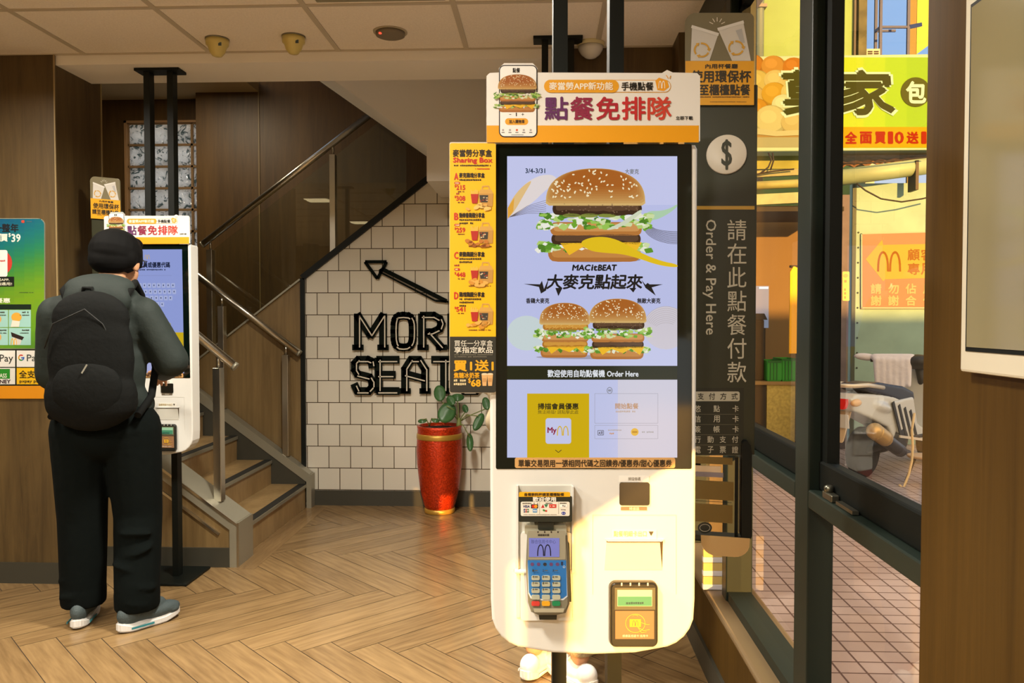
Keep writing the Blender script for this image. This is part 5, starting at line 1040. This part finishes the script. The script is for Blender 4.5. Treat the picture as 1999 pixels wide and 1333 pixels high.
t = thing('vent_box', 'small grey louvred vent box on the roof above the street sign', 'vent', (0, 10.9, 0)); m = MB(); outbox(m, 1690, 95, 1718, 112, 10.9, .3); 
for v in m.b.verts: v.co.y -= 10.9
m.build('casing', M('vent_pale', (190, 180, 160), .6), t); m = MB()
for k in range(3):
    for j in range(2): a, b = PY(1694 + 12 * j, 102 + 4 * k, 10.9), PY(1703 + 12 * j, 99.6 + 4 * k, 10.9); m.box(a.x, b.x, -.01, -.001, a.z, b.z)
m.build('louvre', M('vent_dark', (60, 54, 48), .8), t)
m = MB(); a = PY(1704, 112, 10.9); m.box(a.x - .06, a.x + .06, .05, .2, 0, a.z); m.build('pedestal', M('vent_pale', (190, 180, 160)), t)
# big shop sign
SY = 8.6; OF = Frame(0, SY, 0); t = thing('shop_sign', 'wide green and yellow shop sign with buns and large Chinese characters across the street', 'sign', (0, SY, 0))
m = MB(); a, b = PY(1440, 296, SY), PY(1900, 104, SY); m.box(a.x, b.x, .0, .25, a.z, b.z, .01); m.build('box', M('signbox_cream', SL(236, 220, 180), .6), t)
A = Art(OF, 0, eps=.0008, gloss=.9)
GR = [SL(246, 206, 40), SL(244, 222, 50), SL(236, 226, 60), SL(222, 224, 60), SL(206, 216, 60), SL(196, 210, 60)]
for k in range(24):
    x0, x1 = 1560 + 14 * k, 1560 + 14 * (k + 1); A.rect(x0, 112, x1, 289, GR[min(5, k // 3)], 0)
A.rect(1440, 118, 1560, 288, SL(214, 150, 90), 0); A.rect(1440, 268, 1560, 288, SL(216, 180, 140), 1)
for k, (x, y, r, c) in enumerate(((1470, 126, 22, SL(226, 130, 50)), (1510, 130, 24, SL(236, 150, 70)), (1550, 132, 22, SL(226, 126, 46)), (1478, 160, 26, SL(244, 190, 110)), (1515, 158, 24, SL(246, 196, 130)), (1470, 190, 26, SL(240, 180, 110)), (1512, 184, 26, SL(240, 166, 60)), (1548, 182, 24, SL(246, 200, 130)), (1478, 214, 24, SL(236, 150, 50)), (1530, 206, 24, SL(246, 220, 180)), (1505, 234, 32, SL(248, 206, 150)), (1550, 240, 26, SL(240, 190, 130)))):
    A.ell(x, y, r, r * .9, tuple(int(v * .88) for v in c), 2 + k * .4); A.ell(x - 2, y - 2, r * .9, r * .8, c, 2.1 + k * .4); A.ell(x - 5, y - 6, r * .5, r * .4, tuple(min(255, v + 8) for v in c), 2.2 + k * .4)
A.poly([(1440, 236), (1475, 250), (1515, 256), (1560, 254), (1560, 264), (1515, 266), (1475, 262), (1440, 250)][::-1], SL(246, 206, 160), 7); A.rect(1440, 118, 1470, 142, SL(214, 110, 40), 1)
for ch, x0, x1 in (('莫', 1528, 1628), ('家', 1634, 1742)):
    A.text(ch, x0 - 4, 136, x1 + 4, 226, SL(250, 244, 226), 8, 4.6, slant=-.08); A.text(ch, x0, 140, x1, 222, SL(92, 80, 34), 11, 3.4, slant=-.08)
A.ell(1787, 180, 29, 29, SL(116, 100, 40), 8); A.text('包', 1769, 160, 1806, 201, SL(250, 246, 226), 11, 1.6); A.ell(1868, 180, 29, 29, SL(116, 100, 40), 8); A.text('子', 1850, 160, 1887, 201, SL(250, 246, 226), 11, 1.6)
A.rect(1560, 248, 1896, 288, SL(246, 172, 24), 4); [A.text(ch, x, 258, x + w_, 280, SL(206, 50, 20), 8, 1.1) for ch, x, w_ in (('全', 1650, 22), ('面', 1679, 22), ('買', 1708, 20), ('1', 1734, 8), ('0', 1747, 16), ('送', 1770, 22), ('1', 1799, 8), ('0', 1811, 16), ('個', 1832, 22))]
A.build('printed_front', t)
# gutter, awning rails, lean-to roof
t = thing('gutter_pipe', 'thick cream gutter pipe running below the shop sign', 'pipe', (0, 8.5, 0)); a, b = PY(1600, 352, 8.5), PY(1900, 312, 8.5); m = MB(); m.tube([(a.x, 0, a.z), (b.x, 0, b.z)], .085, 20); m.build('pipe', M('pipe_cream', SL(240, 214, 160), .5, var=.1, bscale=4), t)
m = MB(); c = PY(1783, 335, 8.5); m.box(c.x - .015, c.x + .015, -.09, .09, c.z - .2, c.z + .1); m.build('bracket', M('bracket_dark', (60, 50, 34), .6), t)
t = thing('corrugated_roof', 'edge of a rusty corrugated roof between shop sign and gutter', 'roof', (0, 8.75, 0)); m = MB(); n = 40; a, b = PY(1600, 328, 8.75), PY(1900, 308, 8.75)
for k in range(n):
    f = lambda k: (a.x + (b.x - a.x) * k / n, a.z + (b.z - a.z) * k / n + .02 * sin(k * 1.9)); p, q = f(k), f(k + 1); m.prism([(p[0], 0, p[1]), (q[0], 0, q[1]), (q[0], 0, q[1] + .02), (p[0], 0, p[1] + .02)], (0, 1.2, .35))
m.build('sheet', M('rust_sheet', (110, 76, 44), .8, var=.3, bscale=12), t)
for k, (y0, h, c, lb) in enumerate(((336, 12, (222, 176, 110), 'pale orange awning beam nearest the shop sign, left of the mullion'), (358, 16, (240, 190, 110), 'rounded cream awning tube in the middle, left of the mullion'), (386, 20, (240, 206, 150), 'wide cream awning beam, lowest of the three left of the mullion'))):
    t = thing('awning_beam', lb, 'beam', (0, 8.4 - .1 * k, 0), 0, 'awning beams'); Y = 8.4 - .1 * k; a, b = PY(1440, y0 + 6, Y), PY(1600, y0 - 2, Y); m = MB()
    if k == 1: m.tube([(a.x, 0, a.z), (b.x, 0, b.z)], h / 2 / FPX * Y, 16)
    else: m.bar((a.x, 0, a.z), (b.x, 0, b.z), .05, h / FPX * Y)
    m.build('beam', M('beam_%d' % k, SL(*c), .6, var=.15, bscale=8), t)
t = thing('awning_backboard', 'sunlit yellow fascia board behind the awning beams', 'board', (0, 8.8, 0)); m = MB(); a, b = PY(1440, 330, 8.9), PY(1600, 296, 8.9); m.box(a.x, b.x, .1, .15, a.z, b.z); m.build('board', M('fascia_yellow', SL(236, 190, 80), .7, var=.15, bscale=5), t)
t = thing('hanging_cables', 'dark cables looping in front of the yellow fascia and grey wall', 'cable', (0, 8.3, 0)); m = MB(); K = M('cable_black', (40, 32, 24), .7)
def cab(*p): m.tube([(lambda q: (q.x, 0, q.z))(PY(x, y, 8.3)) for x, y in p], .008, 6)
cab((1500, 298), (1506, 312), (1500, 326), (1486, 338)); cab((1508, 298), (1510, 314), (1504, 332)); cab((1478, 340), (1510, 334), (1550, 330)); cab((1672, 358), (1690, 372), (1720, 388), (1760, 394), (1800, 388), (1850, 376)); cab((1644, 320), (1700, 318), (1760, 312), (1815, 306)); m.build('cable', K, t)
# grey sheet wall with the direction board
t = thing('sheet_wall', 'grey green metal sheet wall behind the scooter', 'wall panel', (0, 8.7, 0)); m = MB(); a, b = PY(1661, 900, 8.7), PY(1960, 356, 8.7); m.box(a.x, b.x, .0, .12, 0, b.z); m.build('sheet', GREYW, t)
m = MB(); m.box(a.x - .02, a.x + .02, -.02, .0, 0, b.z); [m.ell((a.x + .05, -.004, .5 + .16 * k), (.01, .006, .01), seg=8) for k in range(12)]; m.build('edge_strip', M('edge_dark_green', (50, 60, 40), .6), t)
GW = Frame(0, 8.7, 0); t = thing('direction_board', 'coral red board with a yellow arrow and golden arches on the grey wall', 'sign', (0, 8.69, 0)); m = MB(); a, b = PY(1680, 603, 8.69), PY(1905, 454, 8.69); m.box(a.x, b.x, -.012, .008, a.z, b.z); m.build('board', M('board_coral', SL(226, 130, 92), .6), t)
A = Art(Frame(0, 8.69, 0), -.012, eps=.0008, gloss=.9); A.line([(1682, 601), (1682, 456), (1904, 450), (1904, 601), (1682, 601)], 2.5, SL(240, 220, 190), 1)
A.poly([(1690, 506), (1722, 468), (1724, 478), (1900, 474), (1900, 540), (1728, 545), (1724, 549)][::-1], SL(246, 190, 90), 1); A.arches(1712, 490, 1759, 530, SL(210, 112, 50), 2, .26)
for k, ch in enumerate('顧客停車'): A.text(ch, 1772 + 26 * k, 486, 1795 + 26 * k, 508, SL(216, 120, 60), 2, .6)
for k, ch in enumerate('專用車位'): A.text(ch, 1772 + 26 * k, 514, 1795 + 26 * k, 536, SL(216, 120, 60), 2, .6)
for r in range(2):
    for k in range(4): A.text('請勿佔用謝謝合作'[r * 4 + k], 1700 + 34 * k, 554 + 23 * r, 1720 + 34 * k, 573 + 23 * r, SL(248, 206, 150), 2, .6)
A.build('printed_front', t)
# market stall
t = thing('stall_pillar', 'grey pillar with a small yellow notice at the left of the sheet wall', 'pillar', (0, 8.4, 0)); m = MB(); a, b = PY(1634, 700, 8.4), PY(1659, 380, 8.4); m.box(a.x - .3, b.x, 0, .2, 0, b.z); m.build('post', M('pillar_mauve', (104, 94, 96), .8, var=.2, bscale=5), t)
A = Art(Frame(0, 8.4, 0), 0, eps=.003); A.rrect(1645, 530, 1658, 587, 2, (236, 186, 60), 0); [A.fine(1648, 546 + 8 * k, 1655, 552 + 8 * k, (90, 70, 30), 1) for k in range(5)]; A.ell(1651, 538, 5, 4, (216, 110, 60), 1); A.build('yellow_notice', t)
t = thing('market_stall', 'dim market stall with a counter seen through the far window', 'stall', (0, 7.6, 0)); SM = M('stall_dark', (52, 46, 36), .9); a, b = PY(1430, 700, 7.6), PY(1640, 400, 7.6)
m = MB(); m.box(a.x, b.x, .9, .95, 0, PY(1500, 402, 8.5).z); m.build('back_wall', M('stall_brown', (120, 96, 60), .9), t); m = MB(); zq = PY(1500, 404, 7.5).z; m.box(a.x, b.x, -.1, .75, zq - .04, zq); m.build('canopy', SM, t)
zc = PY(1520, 745, 7.6).z; m = MB(); m.box(a.x, b.x, .0, .5, zc - .03, zc); m.build('counter', M('counter_wood', (150, 120, 70), .7), t); m = MB(); m.box(PY(1498, 800, 7.6).x, b.x, .02, .04, .05, zc - .031); m.build('skirt', M('skirt_yellow', (190, 170, 90), .8, var=.2), t); m = MB(); m.box(a.x, PY(1496, 800, 7.6).x, .02, .45, .0, zc - .031); m.build('cabinet', SM, t)
for k, (x0, x1, y0, y1, lb) in enumerate(((1500, 1527, 704, 744, 'green plastic crate on the stall counter, left one'), (1529, 1558, 700, 744, 'green plastic crate on the stall counter, right one'))):
    a, b = PY(x0, y1, 7.62), PY(x1, y0, 7.62); t = thing('crate', lb, 'crate', ((a.x + b.x) / 2, 7.8, zc + .001), 0, 'green crates on the stall'); hx = (b.x - a.x) / 2; h = b.z - a.z; GC = M('crate_green', (40, 150, 40), .6)
    m = MB(); m.box(-hx, hx, -.15, .15, 0, .01)
    for s_ in (-1, 1): m.box(-hx, hx, s_ * .15 - .006, s_ * .15 + .006, .011, h); m.box(s_ * hx - .006, s_ * hx + .006, -.15, .15, .011, h)
    m.build('shell', GC, t); m = MB(); m.box(-hx, hx, -.16, -.157, h - .02, h); [m.box(-hx + .02 + .03 * j, -hx + .03 + .03 * j, -.16, -.157, .012, h - .021) for j in range(max(1, int(hx * 2 / .03) - 1))]; m.build('rib', M('crate_dark', (24, 100, 30), .6), t)
t = thing('yellow_banner', 'bright yellow cloth banner hanging beside the stall', 'banner', (0, 7.45, 0)); m = MB(); a, b = PY(1541, 690, 7.45), PY(1564, 520, 7.45); m.prism([(a.x, 0, a.z), (b.x, .03, a.z), (b.x, .03, b.z), (a.x + .03, 0, b.z), (a.x, 0, b.z - .05)], (0, .02, 0)); m.build('cloth', M('banner_yellow', (250, 180, 10), .7), t)
m = MB(); m.tube([(a.x, .01, b.z), (b.x, .03, b.z)], .012, 8); m.tube([(b.x - .02, .035, 0), (b.x - .02, .035, b.z)], .012, 8); m.build('pole', SM, t)
t = thing('white_panel', 'pale blue lit panel at the back of the stall', 'panel', (0, 8.35, 0)); m = MB(); a, b = PY(1440, 640, 8.35), PY(1501, 558, 8.35); m.box(a.x, b.x, 0, .04, a.z, b.z); m.build('panel', M('panel_blue', (180, 196, 226), .5, emit=.45), t); m = MB(); m.box(b.x - .1, b.x - .01, -.02, -.001, b.z - .03, b.z - .01); m.build('tube_light', M('tube_white', (255, 255, 250), .5, emit=1.5), t); m = MB(); m.box(b.x - .05, b.x - .03, .0, .03, 0.0, a.z); m.build('stand', SM, t)
t = thing('cash_register', 'dark machine standing on the stall counter by the pale panel', 'machine', (0, 7.85, zc + .001)); a, b = PY(1466, 700, 7.7), PY(1494, 612, 7.7); m = MB(); m.box(a.x - .05, b.x, -.12, .1, 0, b.z - zc - .06, .01); m.build('body', SM, t); m = MB(); m.prism([(a.x - .05, -.12, b.z - zc - .06), (b.x + .03, -.12, b.z - zc - .06), (b.x, -.12, b.z - zc), (a.x - .05, -.12, b.z - zc)], (0, .2, 0)); m.build('lid', M('lid_black', (24, 24, 22), .5), t)
# scooter
so = PZ(1688, 934, -.004); hd = radians(-50)                 # local +y is the way it faces
t = thing('scooter', 'white motor scooter with dark blue seat and red tail light parked outside', 'scooter', (so.x, so.y + .05, -.003), hd)
SW = M('scooter_white', (206, 206, 196), .25, coat=.5); SBK = M('scooter_black', (30, 32, 32), .5); TY = M('tyre', (34, 34, 34), .8); MET = M('alloy', (170, 164, 150), .35, .8)
for y in (0, 1.22):
    w_ = MB(); w_.lathe([(.13, -.045), (.19, -.05), (.213, -.03), (.216, 0), (.213, .03), (.19, .05), (.13, .045)], (0, y, .216), 40, 'X'); wh = w_.build('wheel', TY, t)
    w_ = MB(); w_.lathe([(.03, -.04), (.125, -.03), (.131, -.04), (.131, .04), (.125, .03), (.03, .04)], (0, y, .216), 32, 'X'); w_.build('rim', MET, wh)
m = MB(); m.prism([(-.12, y, z) for y, z in ((-.40, .70), (-.36, .60), (-.12, .53), (.2, .42), (.30, .31), (.36, .40), (.5, .62), (.3, .685), (-.1, .725), (-.3, .735))], (.24, 0, 0)); m.ell((0, .1, .60), (.15, .3, .08), (-.2, 0, 0)); m.build('body_shell', SW, t, remesh=.011, smooth=7)
m = MB(); m.prism([(-.135, y, z) for y, z in ((.24, .64), (.36, .32), (.86, .24), (.90, .32), (.68, .42), (.60, .66))], (.27, 0, 0)); m.build('side_panel', SW, t, remesh=.011, smooth=3)
m = MB()
for k in range(4): m.bar((.136, .235 + .10 * k, .635 - .03 * k), (.138, .37 + .095 * k, .35 - .018 * k), .008, .035, (0, 1, .4)); m.bar((-.136, .235 + .10 * k, .635 - .03 * k), (-.138, .37 + .095 * k, .35 - .018 * k), .008, .035, (0, 1, .4))
m.build('side_slat', SBK, t)
m = MB(); m.bar((.145, .34, .335), (.145, .88, .25), .012, .022); m.bar((-.145, .34, .335), (-.145, .88, .25), .012, .022); m.build('side_rail', M('rail_cream', (226, 214, 190), .3, .3), t)
m = MB(); m.prism([(-.18, .88, .30), (.18, .88, .30), (.20, .98, .60), (.15, 1.04, .90), (-.15, 1.04, .90), (-.20, .98, .60)], (0, .07, .03)); m.build('leg_shield', SW, t, remesh=.012, smooth=3)
m = MB(); m.prism([(-.12, y, z) for y, z in ((-.18, .765), (-.16, .81), (.05, .815), (.22, .79), (.45, .76), (.64, .70), (.66, .63), (.58, .60), (.35, .64), (.1, .70), (-.1, .735))], (.24, 0, 0)); m.build('seat', M('seat_navy', (30, 40, 56), .35), t, remesh=.011, smooth=5)
m = MB(); m.tube([(-.12, .10, .765), (-.13, -.16, .80), (-.10, -.34, .80), (0, -.38, .80), (.10, -.34, .80), (.13, -.16, .80), (.12, .10, .765)], .018, 10); m.build('grab_rail', M('rail_cream', (226, 214, 190)), t)
m = MB(); m.prism([(-.09, -.36, .70), (.09, -.36, .70), (.08, -.40, .62), (-.08, -.40, .62)], (0, -.05, -.005)); m.build('tail_light', M('tail_red', (220, 34, 26), .25), t)
for s_ in (-1, 1): m = MB(); m.ell((s_ * .12, -.33, .665), (.03, .07, .032)); m.build('indicator', M('indicator_amber', (226, 180, 120), .25), t)
m = MB(); m.prism([(-.07, -.32, .60), (.07, -.32, .60), (.055, -.42, .34), (-.055, -.42, .34)], (0, .025, .012)); m.build('mud_guard', M('guard_cream', (206, 180, 140), .5), t)
m = MB(); m.prism([(-.10, -.39, .46), (.10, -.39, .46), (.10, -.41, .57), (-.10, -.41, .57)], (0, -.008, -.002)); m.build('number_plate', M('plate_white', (220, 220, 210), .5), t)
m = MB(); m.cap((.17, -.10, .40), .066, (.17, .30, .22), .055); m.cap((.17, .28, .22), .035, (.08, .62, .16), .025); m.build('exhaust', M('exhaust_dark', (60, 64, 72), .35, .6), t); m = MB(); m.cap((.185, -.15, .425), .07, (.19, .0, .355), .066); m.build('exhaust_cover', M('cover_gold', (206, 170, 110), .35, .5), t)
m = MB(); m.ell((0, .30, .32), (.11, .22, .14)); m.lathe([(.02, .02), (.10, .05), (.105, .12), (.09, .14)], (0, .42, .30), 28, 'X'); m.cap((0, .0, .24), .06, (0, .4, .3), .09); m.cap((0, .2, .45), .09, (0, .4, .40), .1); m.build('engine', M('engine_grey', (44, 46, 48), .5, .3), t, remesh=.012, smooth=2)
m = MB(); m.box(-.15, .15, .55, .92, .29, .32, .01); m.build('floorboard', SBK, t)
m = MB(); m.tube([(0, 1.22, .216), (0, 1.06, .70), (0, .94, .96)], .035, 12); m.tube([(-.36, .80, .96), (-.2, .88, .97), (0, .92, .96), (.2, .88, .97), (.36, .80, .96)], .016, 10); m.ell((0, .95, .95), (.14, .10, .07)); m.build('handlebar', SBK, t)
for s_ in (-1, 1): m = MB(); m.tube([(s_ * .37, .796, .96), (s_ * .25, .86, .968)], .022, 10); m.build('grip', SBK, t)
m = MB(); m.ell((0, 1.22, .40), (.07, .20, .07), (0, 0, 0)); m.ell((0, 1.14, .62), (.12, .09, .2)); m.build('front_fairing', SW, t, remesh=.012, smooth=3)
m = MB(); m.tube([(-.05, .45, .24), (-.16, .48, .03)], .012, 8); m.build('side_stand', MET, t)
c_ = MB(); R = random.Random(2)
rt2 = Matrix.Rotation(hd, 3, 'Z')
t2 = thing('towel', 'white towel draped over the scooter handlebar', 'cloth', t.location, hd)
c_.cap((-.33, .80, .985), .036, (-.04, .91, .985), .042)
for k in range(6): c_.cap((-.30 + .05 * k, .78 + .018 * k, .96), .034, (-.28 + .05 * k, .765 + .015 * k, .70 + .02 * (k % 3)), .024)
c_.ell((-.42, .80, .985), (.11, .04, .036), (0, .08, .3))
c_.build('towel_cloth', M('towel_white', (226, 222, 226), .9, bump=.5, bscale=20), t2, remesh=.013, smooth=4)
sp = PZ(1790, 945, -.004); t = thing('stool', 'small round cream stool standing in front of the scooter', 'stool', (sp.x + .05, sp.y, -.003)); zs_ = PY(1790, 890, sp.y).z
m = MB(); m.lathe([(.02, zs_ - .012), (.115, zs_ - .012), (.125, zs_), (.12, zs_ + .012), (.1, zs_ + .006)], seg=36); m.build('seat', M('stool_cream', (206, 170, 130), .5), t)
for k in range(3): a = k * 2 * pi / 3 + .4; m = MB(); m.tube([(.06 * cos(a), .06 * sin(a), zs_ - .013), (.13 * cos(a), .13 * sin(a), .012)], .011, 8); m.build('leg', SBK, t)
t = thing('hose', 'cream cable hanging and curling down beside the scooter', 'hose', (0, 0, 0)); m = MB(); Y = sp.y - .1; pts = [PY(x, y, Y) for x, y in ((1785, 806), (1780, 840), (1782, 870), (1780, 900), (1774, 926), (1764, 952), (1755, 975))]; pts[-1].z = max(pts[-1].z, .01); m.tube([p for p in pts], .010, 8); m.build('hose_tube', M('hose_cream', (226, 200, 150), .6), t)
# an added wall, unseen behind the camera, that keeps the low sun off the foot of the sheet wall
m = MB(); m.box(4.6, 13, -6.2, -6, 0, 3.35); struct(m.build('wall_sun_block', M('sun_block_paint', (170, 150, 120), .9)))
